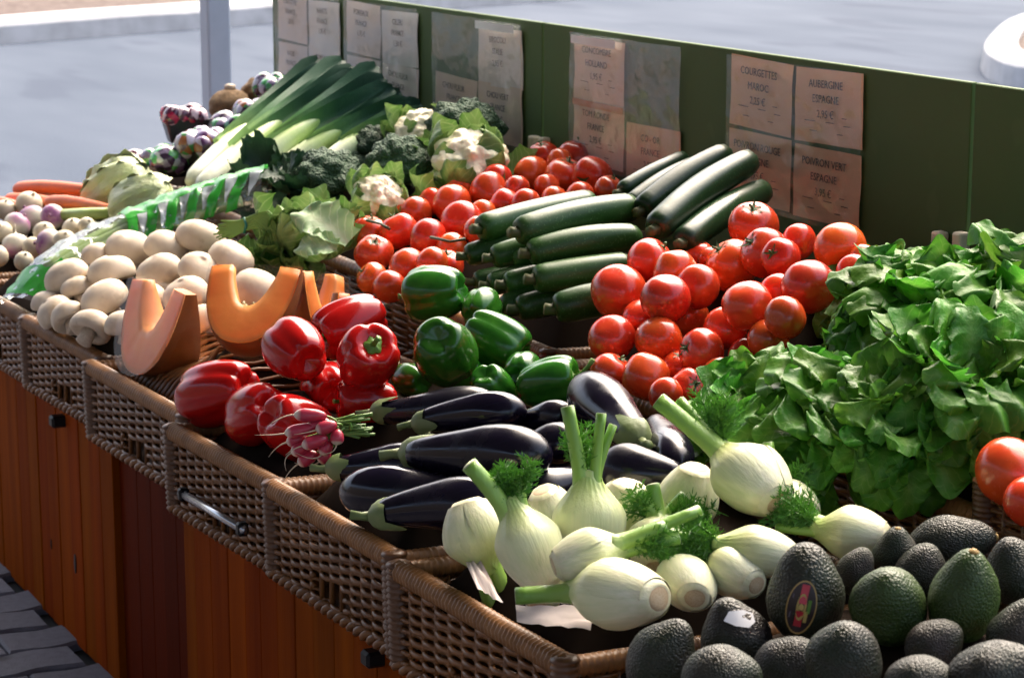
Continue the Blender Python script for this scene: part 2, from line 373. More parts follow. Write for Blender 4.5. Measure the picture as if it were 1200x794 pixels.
def weave(p0, p1, rows, z0, z1, gap=None, nst=11, out=(1, 0, 0), taper=.0):
    """a woven wall: weavers in and out of upright stakes"""
    b_ = MB(); p0, p1, out = Vector(p0), Vector(p1), Vector(out); rr = random.Random(int(rows*7+nst))
    for i in range(nst):
        p = p0.lerp(p1, (i+.5)/nst); b_.tube([p+ZZ*z0, p+ZZ*((z0+z1)/2), p+ZZ*z1], .0042, 6)
    for j in range(rows):
        z = z0+(z1-z0)*(j+.5)/rows
        runs = [(0, nst)]
        if gap and gap[0] <= j <= gap[1]: runs = [(0, gap[2]), (gap[3], nst)]
        for (a_, b2) in runs:
            pts = []; k = (b2-a_)*4
            for i in range(k+1):
                f = a_+i/4; ph = math.pi*(f+.5+j)
                pts.append(p0.lerp(p1, f/nst)+out*(.0046*math.sin(ph)*1.0)+ZZ*(z+rr.uniform(-.0008, .0008)))
            b_.tube(pts, .0037, 6)
    return b_
def braid(p0, p1, z, r=.0055, out=(1, 0, 0)):
    b_ = MB(); p0, p1, out = Vector(p0), Vector(p1), Vector(out); n = int((p1-p0).length/.005)
    for s_ in (0, math.pi):
        b_.tube([p0.lerp(p1, i/n)+out*(.006*math.cos(i*.75+s_))+ZZ*(z+.005*math.sin(i*.75+s_)) for i in range(n+1)], r, 6)
    return b_
hy = BL/2
BASKET = []
R_ = .0145
def bpart(name, mb, m, kind=None): BASKET.append((name, mb.mesh(name, m), kind))
bpart('rim', wrap_tube((.014, -hy+.012, BH-.014), (.014, hy-.012, BH-.014), R_), m_wrap)
bpart('rim', wrap_tube((BD-.014, -hy+.012, BH-.014), (BD-.014, hy-.012, BH-.014), R_*.9), m_wrap)
for s_ in (-1, 1):
    bpart('rim', wrap_tube((.022, s_*(hy-.013), BH-.016), (BD-.02, s_*(hy-.013), BH-.016), R_*.86, sag=.006), m_wrap)
for (x, s_) in ((.014, 1), (.014, -1), (BD-.014, 1), (BD-.014, -1)):
    bpart('corner_post', wrap_tube((x+.004, s_*(hy-.013), .004), (x, s_*(hy-.0135), BH-.002), (.0165 if x < .1 else .0135), pitch=.0078), m_post_c)
bpart('woven_wall', weave((.014, -hy+.026, 0), (.014, hy-.030, 0), 15, .012, BH-.026, gap=(1, 4, 4, 7), out=(1, 0, 0)), m_cane, 'stuff')
bpart('woven_wall', weave((BD-.014, -hy+.026, 0), (BD-.014, hy-.026, 0), 9, .012, BH-.026, out=(1, 0, 0)), m_cane, 'stuff')
for s_ in (-1, 1): bpart('woven_wall', weave((.03, s_*(hy-.013), 0), (BD-.03, s_*(hy-.013), 0), 9, .012, BH-.028, nst=13, out=(0, 1, 0)), m_cane, 'stuff')
bpart('border', braid((.012, -hy+.01, 0), (.012, hy-.01, 0), .008), m_cane)
bpart('base', MB().box((.02, -hy+.02, .004), (BD-.02, hy-.02, .010)), m_cane)
LINERS = []     # (basket, x0, x1, y0, y1, rim z) -> dark lining added under the produce at the end
def basket(x, y, z, label, rot=0.0, sx=1.0, sy=1.0, sz=1.0, lin=True):
    e = empty('wicker_basket', mw=Matrix.Translation((x, y, z)) @ Matrix.Rotation(rot, 4, 'Z') @ Matrix.Diagonal((sx, sy, sz, 1)))
    tag(e, label, 'basket', 'brown wicker display baskets')
    for nm, me, kd in BASKET:
        o = link(nm, me, e)
        if kd: o['kind'] = kd
    if lin: LINERS.append((e, x+.03*sx, x+(BD-.03)*sx, y-(hy-.03)*sy, y+(hy-.03)*sy, z+BH*sz-.03))
    return e
ZB = ZR-BH+.002
BY = [5.125, 4.69, 4.255, 3.815, 3.345, 2.945, 2.535, 2.105, 1.53]
names = ['brown wicker basket of carrots at the far end of the front row', 'brown wicker basket full of purple and white turnips', 'brown wicker basket heaped with white mushrooms',
         'brown wicker basket holding wrapped pumpkin wedges', 'brown wicker basket of red peppers with a steel bar on its front', 'brown wicker basket of dark aubergines', 'brown wicker basket of fennel bulbs lined with paper', 'brown wicker basket piled with avocados']
for i, n_ in enumerate(names):
    y1, y0 = BY[i], BY[i+1]; dx = (-.006, .004, .012, .0, -.012, -.008, 0, .01)[i]
    basket(1.113+dx, (y0+y1)/2, ZB+(.004, -.003, 0, .002, -.004, .003, 0, -.03)[i], n_, rot=RAD((3, 2.4, 3.4, 2.6, 3.6, 2.2, 2.8, 2)[i]), sy=(y1-y0-.008)/BL)
# back row, one step up
for (y0, y1, x, z, n_) in ((5.05, 5.42, 1.68, .60, 'wicker basket of netted packs under the celeriac'), (4.40, 5.04, 1.66, .60, 'wicker basket under the leeks and broccoli'),
                        (3.55, 4.39, 1.655, .60, 'wicker basket of vine tomatoes below the cauliflowers'), (3.16, 3.545, 1.655, .585, 'wicker basket holding the stack of courgettes'),
                        (2.52, 3.155, 1.64, .575, 'wicker basket holding the big heap of round tomatoes'), (2.07, 2.51, 1.655, .60, 'wicker basket beneath the green lettuces')):
    basket(x, (y0+y1)/2, z, n_, sx=.455/BD, sy=(y1-y0-.006)/BL, sz=.95)
e = basket(1.625, 1.845, .672, 'wicker basket holding the tomatoes behind the avocados', sx=.5/BD, sy=.44/BL, sz=.8)

# ================================================================ back panels and price sleeves
m_green = mat('green_paint', (.078, .128, .046), .6, nscale=4, namt=.25, ncol=(.062, .100, .036), bump=(60, .05), spec=.15, speck=(14, (.10, .15, .06), .35, .66))
m_peg = mat('peg_wood', (.8, .7, .52), .6, nscale=40)
XB = 2.15; ZT = CAM_H-.155*XB
ys = [atx(320, 50, XB).y, atx(636, 105, XB).y, atx(1137, 190, XB).y, 1.25]
nm = ['green painted back panel behind the leeks, at the far end', 'long green back panel behind the courgettes and tomatoes', 'bare green back panel behind the lettuces']
for i in range(3):
    y1, y0 = ys[i]-(.004 if i else 0), ys[i+1]+.004
    e = empty('back_panel', (XB, (y0+y1)/2, .60)); tag(e, nm[i], 'panel', 'green back panels of the stall')
    pb = bevbox('board', .012, y1-y0, ZT-.60, .0015, m_green); o = link('board', pb, e); o.location = (.006, 0, (ZT-.60)/2)
    for (px, py, pi) in ((626, 169, 0), (638, 171, 1), (1101, 284, 1), (1126, 285, 2)):
        if pi != i: continue
        p = atx(px, py, XB-.012); pg = bevbox('peg', .02, .021, .034, .004, m_peg, 2); o = link('peg', pg, e); o.location = p-Vector((XB, (y0+y1)/2, .60)); o.rotation_euler.x = rk.uniform(-.08, .08)
m_card = [mat('card_kraft_%d' % i, c, .6, nscale=9, namt=.35, ncol=tuple(q*.72 for q in c), bump=(18, .25)) for i, c in enumerate(((.74, .43, .25), (.76, .55, .40), (.76, .64, .55), (.8, .74, .66)))]  # paler tones have the light on the far sleeves put into their colour
m_ink = mat('card_ink', (.035, .022, .018), .8)
m_strip = mat('orange_strip', (.62, .22, .09), .6)
m_white = mat('white_paper', (.8, .8, .82), .6)
m_sleeve = film('sleeve_film', (.93, .95, .96), .06, .2, .03, (16, 1.0))
m_sleeve2 = film('sleeve_film_cloudy', (.9, .92, .93), .08, .2, .10, (16, 1.0))
def text_mesh(body, size):
    cu = bpy.data.curves.new('lettering', 'FONT'); cu.body = body; cu.size = size; cu.align_x = 'CENTER'; cu.align_y = 'CENTER'; cu.extrude = .0002; cu.resolution_u = 2
    tob = bpy.data.objects.new('lettering', cu); COL.objects.link(tob)
    me = bpy.data.meshes.new_from_object(tob.evaluated_get(bpy.context.evaluated_depsgraph_get()))
    bpy.data.objects.remove(tob); bpy.data.curves.remove(cu); me.materials.clear(); me.materials.append(m_ink); return me
FACE = Matrix(((0, 0, -1, 0), (-1, 0, 0, 0), (0, 1, 0, 0), (0, 0, 0, 1)))   # text x -> -Y, y -> Z, facing -X
def sleeve(pxl, pxr, ptop, cards, label, cloudy, pr):
    yl, yr = atx(pxl, ptop, XB).y, atx(pxr, ptop+14, XB).y; W = yl-yr; H = .252; zt = ZT-.008; c = Vector((XB, (yl+yr)/2, zt))
    e = empty('price_sleeve', c); tag(e, label, 'price sleeve', 'price sleeves on the green panels'); rr = random.Random(int(pxl))
    seed = pxl*.01
    sh = MB().sheet(26, 20, lambda u, v: Vector((-.010-.006*abs(mnoise.noise(Vector((u*4+seed, v*3, seed))))-.003*math.sin(u*math.pi*2)**2, W*(.5-u), -H*v*(1+.02*u))))
    sh.obj('plastic_sleeve', m_sleeve2 if cloudy else m_sleeve, e)
    cw, ch = W*.475, H*.475
    for (ci, cj, mi, lines, dzc, tilt, ink) in cards:
        cy = W*(.25-.5*ci); cz = -H*(.25+.5*cj)+dzc
        cd = MB().sheet(6, 6, lambda u, v: Vector((-.0045-.0035*mnoise.noise(Vector((u*2.5+ci*5+seed, v*2+cj*7, 3))), cw*(.5-u), ch*(.5-v))))
        co = cd.obj('price_card', m_card[mi], e); co.location = (0, cy, cz); co.rotation_euler.x = tilt
        for k, ln in enumerate(lines):
            me = text_mesh(ln, ch*(.150 if k < 2 else .15)); o = link('lettering', me, co)
            wmax = max((v.co.x for v in me.vertices), default=0)
            sx = min(1.0, cw*.42/max(wmax, 1e-4))
            o.matrix_basis = Matrix.Translation((-.0085, cw*.02, ch*(.30-.2*k))) @ FACE @ Matrix.Diagonal((sx, 1, 1, 1))
        if ink:
            sm = MB()
            for (uu, vv, ll) in ((.26, -.12, .07), (-.25, -.20, .16), (.05, -.2, .12), (.3, -.22, .1), (-.2, -.33, .1), (.2, -.34, .08)):
                sm.box((-.0085, -cw*(uu+ll/2), ch*vv-.0006), (-.0081, -cw*(uu-ll/2), ch*vv+.0006))
            sm.obj('small_print', m_ink, co, smooth=False)
        if mi == 1 and ci == 0 and cj == 1 and pxl > 650:
            MB().box((-.0078, -cw/2, ch*.40), (-.0072, cw/2, ch*.5)).obj('orange_strip', m_strip, co, smooth=False)
    if 650 < pxl < 700 or 500 < pxl < 560:
        s_ = 0 if pxl > 600 else 1
        MB().sheet(6, 2, lambda u, v: Vector((-.016-.004*math.sin(u*3), W*(.47-.5*s_-.42*u), -.004-.016*v))).obj('paper_fold', m_white, e)
    return e
sleeve(858, 1018, 65, [(0, 0, 0, ['COURGETTES', 'MAROC', '2,25 €'], .002, .03, 1), (1, 0, 0, ['AUBERGINE', 'ESPAGNE', '2,95 €'], 0, -.02, 1),
                    (0, 1, 0, ['POIVRON ROUGE', 'ESPAGNE', '3,95 €'], .003, .01, 1), (1, 1, 0, ['POIVRON VERT', 'ESPAGNE', '3,95 €'], -.001, 0, 1)], 'clear sleeve of four brown price cards reading COURGETTES, AUBERGINE and POIVRON', 0, 1)
sleeve(674, 804, 41, [(0, 0, 1, ['CONCOMBRE', 'HOLLAND', '1,95 €'], -.004, .01, 1), (0, 1, 1, ['TOM RONDE', 'FRANCE', '2,95 €'], .002, .01, 1), (1, 1, 0, ['CO - OR', 'FRANCE', '2,95 €'], -.022, -.01, 1)],
       'clear sleeve with three price cards and one empty pocket behind the courgettes', 1, 1)
sleeve(511, 616, 18, [(1, 0, 2, ['BROCOLI', 'ITALIE', '2,95 €'], -.012, -.02, 0), (0, 1, 1, ['CHOU FLEUR', 'FRANCE', '1,95 €'], .0, .03, 0), (1, 1, 1, ['CHOU VERT', 'FRANCE', '1,95 €'], 0, 0, 0)],
       'cloudy sleeve with three price cards behind the dark broccoli', 1, 1)
sleeve(407, 493, 0, [(0, 0, 2, ['POIREAUX', 'FRANCE', '1,75 €'], 0, .02, 0), (1, 0, 3, ['CELERI', 'FRANCE', '1,50 €'], -.008, -.02, 0), (0, 1, 2, ['FENOUIL', 'ITALIE', '2,50 €'], 0, 0, 0), (1, 1, 2, ['CHOU FLEUR', 'FRANCE', '1,95 €'], 0, .03, 0)],
       'creased sleeve of pale price cards above the leek leaf tips', 1, 1)
sleeve(326, 401, -14, [(0, 0, 2, ['CAROTTES', 'FRANCE', '1,20 €'], 0, .02, 0), (1, 0, 3, ['NAVETS', 'FRANCE', '1,95 €'], -.01, -.01, 0), (0, 1, 2, ['RADIS', 'FRANCE', '1,30 €'], 0, 0, 0), (1, 1, 3, ['POIREAUX', 'FRANCE', '1,75 €'], .005, 0, 0)],
       'creased sleeve of pale price cards at the far end of the panels', 1, 1)
# ================================================================ produce: materials
m_tom = mat('tomato_skin', (.60, .050, .012), .24, nscale=3, namt=.6, ncol=(.68, .11, .018), rnd=.2, hue=.008, coat=.15, bump=(6, .05), rvar=.06)
m_calyx = mat('tomato_calyx', (.05, .11, .02), .6, nscale=20, rnd=.2)
m_rpep = mat('red_pepper_skin', (.42, .007, .006), .16, nscale=5, namt=.35, ncol=(.28, .004, .004), rnd=.15, coat=.0, bump=(9, .06), spec=.4)
m_gpep = mat('green_pepper_skin', (.020, .11, .010), .19, nscale=5, namt=.5, ncol=(.045, .18, .012), rnd=.25, hue=.008, coat=.0, bump=(9, .06), spec=.45)
m_pstem = mat('pepper_stem', (.12, .26, .03), .5, nscale=15)
m_egg = mat('aubergine_skin', (.004, .0035, .010), .22, nscale=7, namt=.4, ncol=(.012, .007, .022), coat=.08, bump=(30, .05), rvar=.18, spec=.4)
m_ecal = mat('aubergine_calyx', (.13, .19, .055), .55, nscale=30, namt=.6, ncol=(.22, .24, .11), rnd=.15, bump=(60, .4))
m_zuc = mat('courgette_skin', (.016, .058, .010), .36, nscale=6, namt=.6, ncol=(.042, .115, .020), rnd=.3, spec=.35, coat=.0, speck=(260, (.10, .19, .07), .55, .60), bump=(25, .12), rvar=.1)
m_zuc_d = mat('dark_courgette_skin', (.007, .024, .008), .34, nscale=6, namt=.6, ncol=(.015, .045, .012), rnd=.3, spec=.35, speck=(260, (.05, .10, .04), .4, .60), bump=(25, .12), rvar=.1)
m_zstem = mat('courgette_stem', (.06, .085, .02), .6, nscale=50, namt=.6, ncol=(.12, .09, .035))
m_avo = mat('avocado_skin', (.016, .024, .010), .42, nscale=2.2, namt=.9, ncol=(.028, .020, .016), rnd=.3, hue=.03, bump=(44, .6, 'voronoi', .003), spec=.38)
m_avo_g = mat('green_avocado_skin', (.045, .085, .015), .42, nscale=2.2, namt=.7, ncol=(.022, .036, .012), rnd=.2, bump=(44, .6, 'voronoi', .003), spec=.38)
m_astem = mat('avocado_stem', (.35, .22, .06), .7)
m_mush = mat('mushroom_cap', (.74, .62, .47), .55, nscale=2.5, namt=.65, ncol=(.55, .41, .27), rnd=.08, bump=(9, .12), sss=.15, speck=(3.4, (.46, .34, .22), .45, .64))
m_mstem = mat('mushroom_stem', (.66, .55, .42), .7, nscale=20, namt=.5, ncol=(.4, .28, .18))
m_turn = mat('turnip_skin', (.7, .64, .5), .45, ramp=[(0, (.66, .58, .44)), (.42, (.74, .69, .55)), (.56, (.55, .36, .45)), (.68, (.30, .07, .26)), (1, (.23, .06, .17))], nscale=9, namt=.35, ncol=(.55, .45, .32), rnd=.08, bump=(30, .12))
m_turn_w = mat('cream_turnip_skin', (.62, .54, .38), .45, nscale=9, namt=.45, ncol=(.58, .48, .33), rnd=.08, bump=(30, .12))
m_carrot = mat('carrot_skin', (.72, .15, .022), .45, nscale=8, namt=.4, ncol=(.5, .09, .015), rnd=.12, bump=(60, .35), stretch=(.3, 1, 1))
m_fbulb = mat('fennel_bulb', (.7, .72, .5), .36, ramp=[(0, (.70, .62, .40)), (.12, (.80, .78, .56)), (.6, (.72, .74, .42)), (.85, (.50, .60, .20)), (1, (.26, .44, .09))], nscale=2.6, namt=.4, ncol=(.52, .60, .28), bump=(4.2, .18), stretch=(5, 5, .35), rnd=.06, sss=.12)
m_fscar = mat('fennel_cut_base', (.58, .42, .25), .6, ramp=[(0, (.66, .56, .38)), (.55, (.60, .46, .28)), (.9, (.36, .2, .1)), (1, (.5, .4, .24))], nscale=40, namt=.5, ncol=(.40, .24, .12))
m_fstalk = mat('fennel_stalk', (.3, .48, .1), .38, ramp=[(0, (.50, .60, .26)), (.3, (.30, .48, .10)), (1, (.16, .34, .045))], nscale=6, namt=.3, ncol=(.22, .38, .06), bump=(30, .25), stretch=(5, 5, .7), rnd=.1)
m_fcut = mat('fennel_stalk_cut', (.55, .62, .36), .6, nscale=60)
m_frond = mat('fennel_frond', (.055, .20, .018), .5, nscale=12, namt=.5, ncol=(.12, .30, .03), transl=.3)
m_lett = mat('lettuce_leaf', (.09, .26, .022), .42, ramp=[(0, (.42, .56, .20)), (.10, (.22, .42, .07)), (.4, (.105, .31, .028)), (1, (.08, .265, .022))], nscale=3.5, namt=.45, ncol=(.055, .19, .016), rnd=.3, hue=.016, bump=(14, .4), transl=.38, spec=.35, vein=((.22, .42, .08), .5, 7))
m_dark_leaf = mat('dark_cabbage_leaf', (.012, .045, .018), .5, nscale=4, namt=.5, ncol=(.03, .075, .03), bump=(9, .6), rnd=.2, transl=.12, vein=((.04, .08, .03), .6, 8))
m_cleaf = mat('cauliflower_leaf', (.14, .27, .06), .45, ramp=[(0, (.55, .62, .36)), (.2, (.30, .43, .14)), (1, (.10, .22, .045))], nscale=4, namt=.4, ncol=(.07, .17, .03), rnd=.2, bump=(9, .4), transl=.2, vein=((.45, .55, .25), .6, 7))
m_pale_leaf = mat('pale_cabbage_leaf', (.4, .52, .3), .5, ramp=[(0, (.55, .6, .36)), (.3, (.34, .47, .24)), (1, (.22, .38, .16))], nscale=4, namt=.3, ncol=(.2, .36, .15), bump=(9, .4), transl=.2, vein=((.55, .62, .4), .7, 6))
m_curd = mat('cauliflower_curd', (.90, .83, .60), .6, nscale=4, namt=.35, ncol=(.84, .72, .44), bump=(20, .5, 'voronoi', .004), rnd=.06)
m_broc = mat('broccoli_floret', (.016, .055, .022), .7, nscale=3, namt=.6, ncol=(.035, .085, .03), bump=(34, 1.0, 'voronoi', .008), rnd=.2)
m_bstalk = mat('broccoli_stalk', (.16, .26, .08), .55, nscale=10)
m_leek = mat('leek_shank', (.6, .68, .42), .35, ramp=[(0, (.74, .74, .62)), (.3, (.70, .74, .52)), (.62, (.42, .57, .19)), (1, (.15, .30, .08))], nscale=5, namt=.15, ncol=(.5, .62, .3), bump=(30, .15), stretch=(6, 6, .5))
m_leekleaf = mat('leek_leaf', (.02, .07, .035), .5, ramp=[(0, (.26, .42, .12)), (.22, (.07, .18, .055)), (.45, (.020, .074, .034)), (1, (.013, .050, .03))], nscale=5, namt=.3, ncol=(.028, .085, .05), bump=(60, .25), stretch=(8, 8, .4), rnd=.2, spec=.3)
m_celery = mat('celery_stalk', (.36, .48, .14), .42, nscale=6, namt=.35, ncol=(.26, .38, .08), bump=(26, .4), stretch=(6, 6, .5), rnd=.12)
m_radish = mat('radish_skin', (.5, .03, .08), .35, ramp=[(0, (.8, .72, .6)), (.22, (.74, .62, .52)), (.36, (.50, .04, .08)), (1, (.40, .014, .035))], nscale=9, namt=.3, ncol=(.44, .02, .05), coat=.1)
m_root = mat('radish_root', (.62, .48, .34), .6)
m_rstem = mat('radish_leaf_stems', (.18, .32, .06), .5, nscale=15, namt=.4, rnd=.1)
m_flesh = mat('pumpkin_flesh', (.90, .27, .045), .4, ramp=[(0, (.95, .42, .12)), (.35, (.93, .30, .06)), (.85, (.90, .22, .03)), (1, (.5, .17, .04))], nscale=26, namt=.5, ncol=(.95, .36, .06), bump=(40, .25), sss=.1, transl=.25)
m_skin = mat('pumpkin_rind', (.15, .045, .016), .3, nscale=7, namt=.7, ncol=(.33, .115, .02), bump=(30, .2), coat=.2)
m_seed = mat('pumpkin_seeds', (.45, .42, .22), .5, nscale=30)
m_wrapf = film('cling_film', (1, 1, 1), .03, .12, .01, (9, .35))
m_celeriac = mat('celeriac_skin', (.27, .165, .075), .85, nscale=9, namt=.8, ncol=(.13, .075, .035), bump=(35, 1.0))
m_tray = mat('black_tray', (.010, .010, .012), .35)
m_blackp = mat('dark_vegetable', (.05, .02, .02), .5)

# ================================================================ prototype meshes
def tomato_mesh(seed):
    r = random.Random(seed); ph = r.uniform(0, 6); lob = r.choice([.008, .02, .045, .06]); k = r.choice([4, 5, 6])
    prof = []; n = 15
    for i in range(n+1):
        a = math.pi*i/n; x = math.sin(a); z = -math.cos(a)
        prof.append((.5*x**.92*(1+.03*math.cos(2*a)) if 0 < i < n else .004, .435*z-(.06*math.exp(-(x/.28)**2) if z > 0 else -.02*math.exp(-(x/.2)**2))))
    def fn(th, t, rr, z): return rr*(1+lob*math.cos(k*th+ph)*(.3+.9*t)+.012*math.sin(2*th+ph)), z+.012*math.cos(k*th+ph)*t*rr
    return MB().lathe(prof, 26, fn).mesh('tomato', m_tom)
def calyx_mesh(seed):
    r = random.Random(seed); b = MB(); n = 6
    for i in range(n):
        a = 2*math.pi*i/n+r.uniform(-.15, .15); L = r.uniform(.17, .26); lift = r.uniform(-.02, .10)
        dx, dy = math.cos(a), math.sin(a)
        b.sheet(5, 2, lambda u, v: Vector((dx*L*u-dy*(v-.5)*.075*(1-u)**.6, dy*L*u+dx*(v-.5)*.075*(1-u)**.6, .385-.02*u+lift*u*u+.015*abs(v-.5))))
    p = [Vector((0, 0, .36)), Vector((.01, 0, .43)), Vector((r.uniform(.02, .06), r.uniform(-.03, .03), .50))]
    b.tube(p, [.03, .022, .026], 7); return b.mesh('calyx', m_calyx)
TOM = [tomato_mesh(i) for i in range(6)]; CAL = [calyx_mesh(i) for i in range(3)]
def pepper_mesh(seed, m, lobes, tall):
    r = random.Random(seed); ph = r.uniform(0, 6); amp = [r.uniform(.8, 1.25) for _ in range(lobes)]; n = 22; prof = []
    for i in range(n+1):
        t = i/n; a = math.pi*t
        rad = .5*(math.sin(a)**.55 if 0 < t < 1 else 0.006)*(.90+.12*math.cos(a*1.0+.5)) ; z = tall*.5*math.cos(a)
        prof.append((max(rad, .006), z))
    def fn(th, t, rr, z):
        q = lobes*(th+ph)/2; g = abs(math.sin(q)); gr = math.exp(-(g/.38)**2)
        am = amp[int(lobes*((th+ph) % (2*math.pi))/(2*math.pi)) % lobes]
        d = .07+.17*abs(2*t-1)**2.2
        rr2 = rr*(1-d*gr)*(1+.04*(am-1))
        top = math.exp(-(rr/.20)**2)
        if t < .5: z -= .17*top; z += .03*g*(1-top)*(1-2*t)
        else: z += .16*math.exp(-(rr/.17)**2)-.05*(am-1)*(2*t-1)+.10*gr*(2*t-1)**2*(rr/.4)
        return rr2, z
    return MB().lathe(prof, 48, fn).mesh('pepper', m)
def pstem_mesh(seed, long=.30, bend=.10):
    b = MB(); n = 5
    b.lathe([(.004, .40), (.09, .395), (.135, .40), (.12, .425), (.06, .445), (.045, .46)], 14, lambda th, t, r, z: (r*(1+.16*math.cos(5*th)), z+.012*math.cos(5*th)*t))
    b.tube([Vector((0, 0, .44)), Vector((bend*.2, 0, .44+long*.4)), Vector((bend*.6, 0, .44+long*.75)), Vector((bend, 0, .44+long))], [.045, .034, .034, .046], 8)
    return b.mesh('stem', m_pstem)
RPEP = [pepper_mesh(i, m_rpep, l, h) for i, (l, h) in enumerate(((4, 1.02), (3, 1.15), (4, 1.15), (3, 1.0)))]
GPEP = [pepper_mesh(20+i, m_gpep, l, h) for i, (l, h) in enumerate(((4, .98), (3, 1.05), (4, 1.1)))]
PST = pstem_mesh(1, .16, .05); PSTL = pstem_mesh(2, .38, .22)
def mush_mesh(seed):
    r = random.Random(seed); ph = r.uniform(0, 6); e = r.uniform(.02, .07)
    prof = [(.004, -.10), (.18, -.12), (.34, -.19), (.43, -.20), (.485, -.14), (.5, -.05), (.48, .07), (.43, .18), (.34, .265), (.22, .32), (.10, .345), (.004, .35)]
    return MB().lathe(prof, 22, lambda th, t, rr, z: (rr*(1+e*math.cos(2*th+ph)+.02*math.cos(3*th)), z*(1+.05*math.cos(th+ph)))).mesh('mushroom', m_mush)
def mstem_mesh():
    return MB().lathe([(.004, -.46), (.15, -.455), (.19, -.42), (.17, -.3), (.17, -.12), (.004, -.10)], 12, lambda th, t, r, z: (r*(1+.08*math.cos(3*th)), z)).mesh('mushroom_stem', m_mstem)
MUSH = [mush_mesh(i) for i in range(5)]; MST = mstem_mesh()
def turnip_mesh(seed, m):
    r = random.Random(seed); n = 14; prof = []
    for i in range(n+1):
        a = math.pi*i/n; x = math.sin(a); z = -math.cos(a); prof.append((max(.5*x**.85, .01), .44*z))
    prof = [(.006, -.85), (.012, -.70), (.025, -.56), (.06, -.47)]+prof[2:]+[(.06, .47), (.05, .52), (.004, .53)]
    mx = [(rr, z) for rr, z in prof]
    return MB().lathe(mx, 18, lambda th, t, rr, z: (rr*(1+.03*math.cos(2*th+seed)), z), g=lambda th, t: min(1, max(0, (t-.15)/.8))+.06*math.sin(3*th+seed)).mesh('turnip', m)
TUR = [turnip_mesh(i, m_turn) for i in range(3)]; TURW = [turnip_mesh(7+i, m_turn_w) for i in range(2)]
def avo_mesh(seed, m):
    """length 1 along z, stem at the top"""
    r = random.Random(seed); n = 26; prof = []; neck = r.uniform(.58, .78)
    for i in range(n+1):
        t = i/n; a = math.pi*t; z = -.5*math.cos(a); w = math.sin(a)**.9
        rad = .365*w*(1-(1-neck)*max(0, (z+.05)/.55)**1.2); prof.append((max(rad, .003), z))
    def fn(th, t, rr, z):
        p = Vector((rr*math.cos(th), rr*math.sin(th), z)); d = mnoise.noise(p*3+Vector((seed, 0, 0)))*.03+mnoise.noise(p*24+Vector((seed, 5, 0)))*.007+abs(mnoise.noise(p*46))*.006
        return rr*(1+.03*math.cos(th+seed))+d*(1 if rr > .02 else 0), z
    return MB().lathe(prof, 40, fn).mesh('avocado', m)
AVO = [avo_mesh(i, m_avo) for i in range(4)]; AVOG = [avo_mesh(9+i, m_avo_g) for i in range(2)]
AST = MB().lathe([(.004, .47), (.05, .478), (.055, .495), (.04, .505), (.03, .515), (.004, .516)], 10).mesh('stem_button', m_astem)

# ================================================================ piles of round things
SPOTS = []      # (position, radius): the lining follows these
def settle(items, it=140):
    """items: dicts with px, py, d, t (depth along the sight line); push overlapping neighbours apart in depth"""
    for _ in range(it):
        for i, a_ in enumerate(items):
            for b_ in items[i+1:]:
                pa, pb = pt(a_['px'], a_['py'], a_['t']), pt(b_['px'], b_['py'], b_['t'])
                ra, rb = a_['d']*a_['t']/2*a_.get('k', 1), b_['d']*b_['t']/2*b_.get('k', 1)
                if (pa-pb).length < (ra+rb)*.93:
                    hi, lo = (a_, b_) if a_['t'] > b_['t'] else (b_, a_)
                    hi['t'] *= 1.0022; lo['t'] *= .9992
def spot(p, r): SPOTS.append((Vector(p), r))
def tomato(px, py, d, t, label, group, stem=None, rr=random.Random(21)):
    p = pt(px, py, t); s = d*t*1.07
    if stem is None:
        dr = idir(rr.uniform(-.7, .7), rr.uniform(-.9, .25), rr.uniform(-.9, -.3)) if rr.random() > .24 else idir(rr.uniform(-.8, .8), rr.uniform(.5, .9), rr.uniform(.05, .5))
    else: dr = idir(*stem)
    o = link('tomato', rr.choice(TOM), None, frame(p, dr, rr.uniform(0, 6.28), (s, s*rr.uniform(.95, 1.03), s*rr.uniform(.94, 1.04))))
    tag(o, label, 'tomato', group); link('calyx', rr.choice(CAL), o); spot(p, s/2); return o
def heap(rows, noun, where, group, maker, kscale=1.0):
    items = []
    for (rn, dz, lst) in rows:
        for k, q in enumerate(sorted(lst, key=lambda q: q[0])):
            items.append(dict(px=q[0], py=q[1], d=q[2], opt=q[3:] if len(q) > 3 else (), t=t_at(q[0], q[1], dz), k=kscale,
                              label=f"{ORD[k]} {noun} from the left in the {rn} {where}" if len(lst) > 1 else f"single {noun} in the {rn} {where}"))
    settle(items)
    for q in items: q['o'] = maker(q, group)
    return items
mk_tom = lambda q, g: tomato(q['px'], q['py'], q['d'], q['t'], q['label'], g, q['opt'][0] if q['opt'] else None)
heap([('top row', .105, [(883, 264, 58, (-.1, .75, .6)), (896, 296, 58, (-.75, .5, .45)), (985, 291, 60, (.1, -.6, .6)), (936, 283, 42), (1012, 304, 36)]),
      ('second row', .095, [(762, 306, 55), (818, 298, 36), (792, 318, 50), (833, 304, 30), (858, 311, 62), (915, 302, 46, (-.5, .2, .6)), (948, 336, 64), (912, 342, 44), (1000, 318, 40)]),
      ('third row', .085, [(725, 342, 65), (817, 336, 53), (876, 358, 59), (780, 350, 58), (920, 372, 50)]),
      ('dim fourth row', .045, [(717, 396, 55), (772, 398, 56), (822, 412, 54, (-.85, .2, .45)), (850, 384, 50), (900, 398, 48), (808, 372, 46), (752, 372, 46)]),
      ('bottom row', .018, [(716, 437, 48), (757, 441, 56), (797, 432, 44), (808, 455, 46, (.3, .3, .8)), (875, 418, 44), (845, 440, 44), (905, 432, 40), (780, 462, 40)])],
     'red tomato', 'of the big heap', 'round tomatoes heaped beside the lettuces', mk_tom)
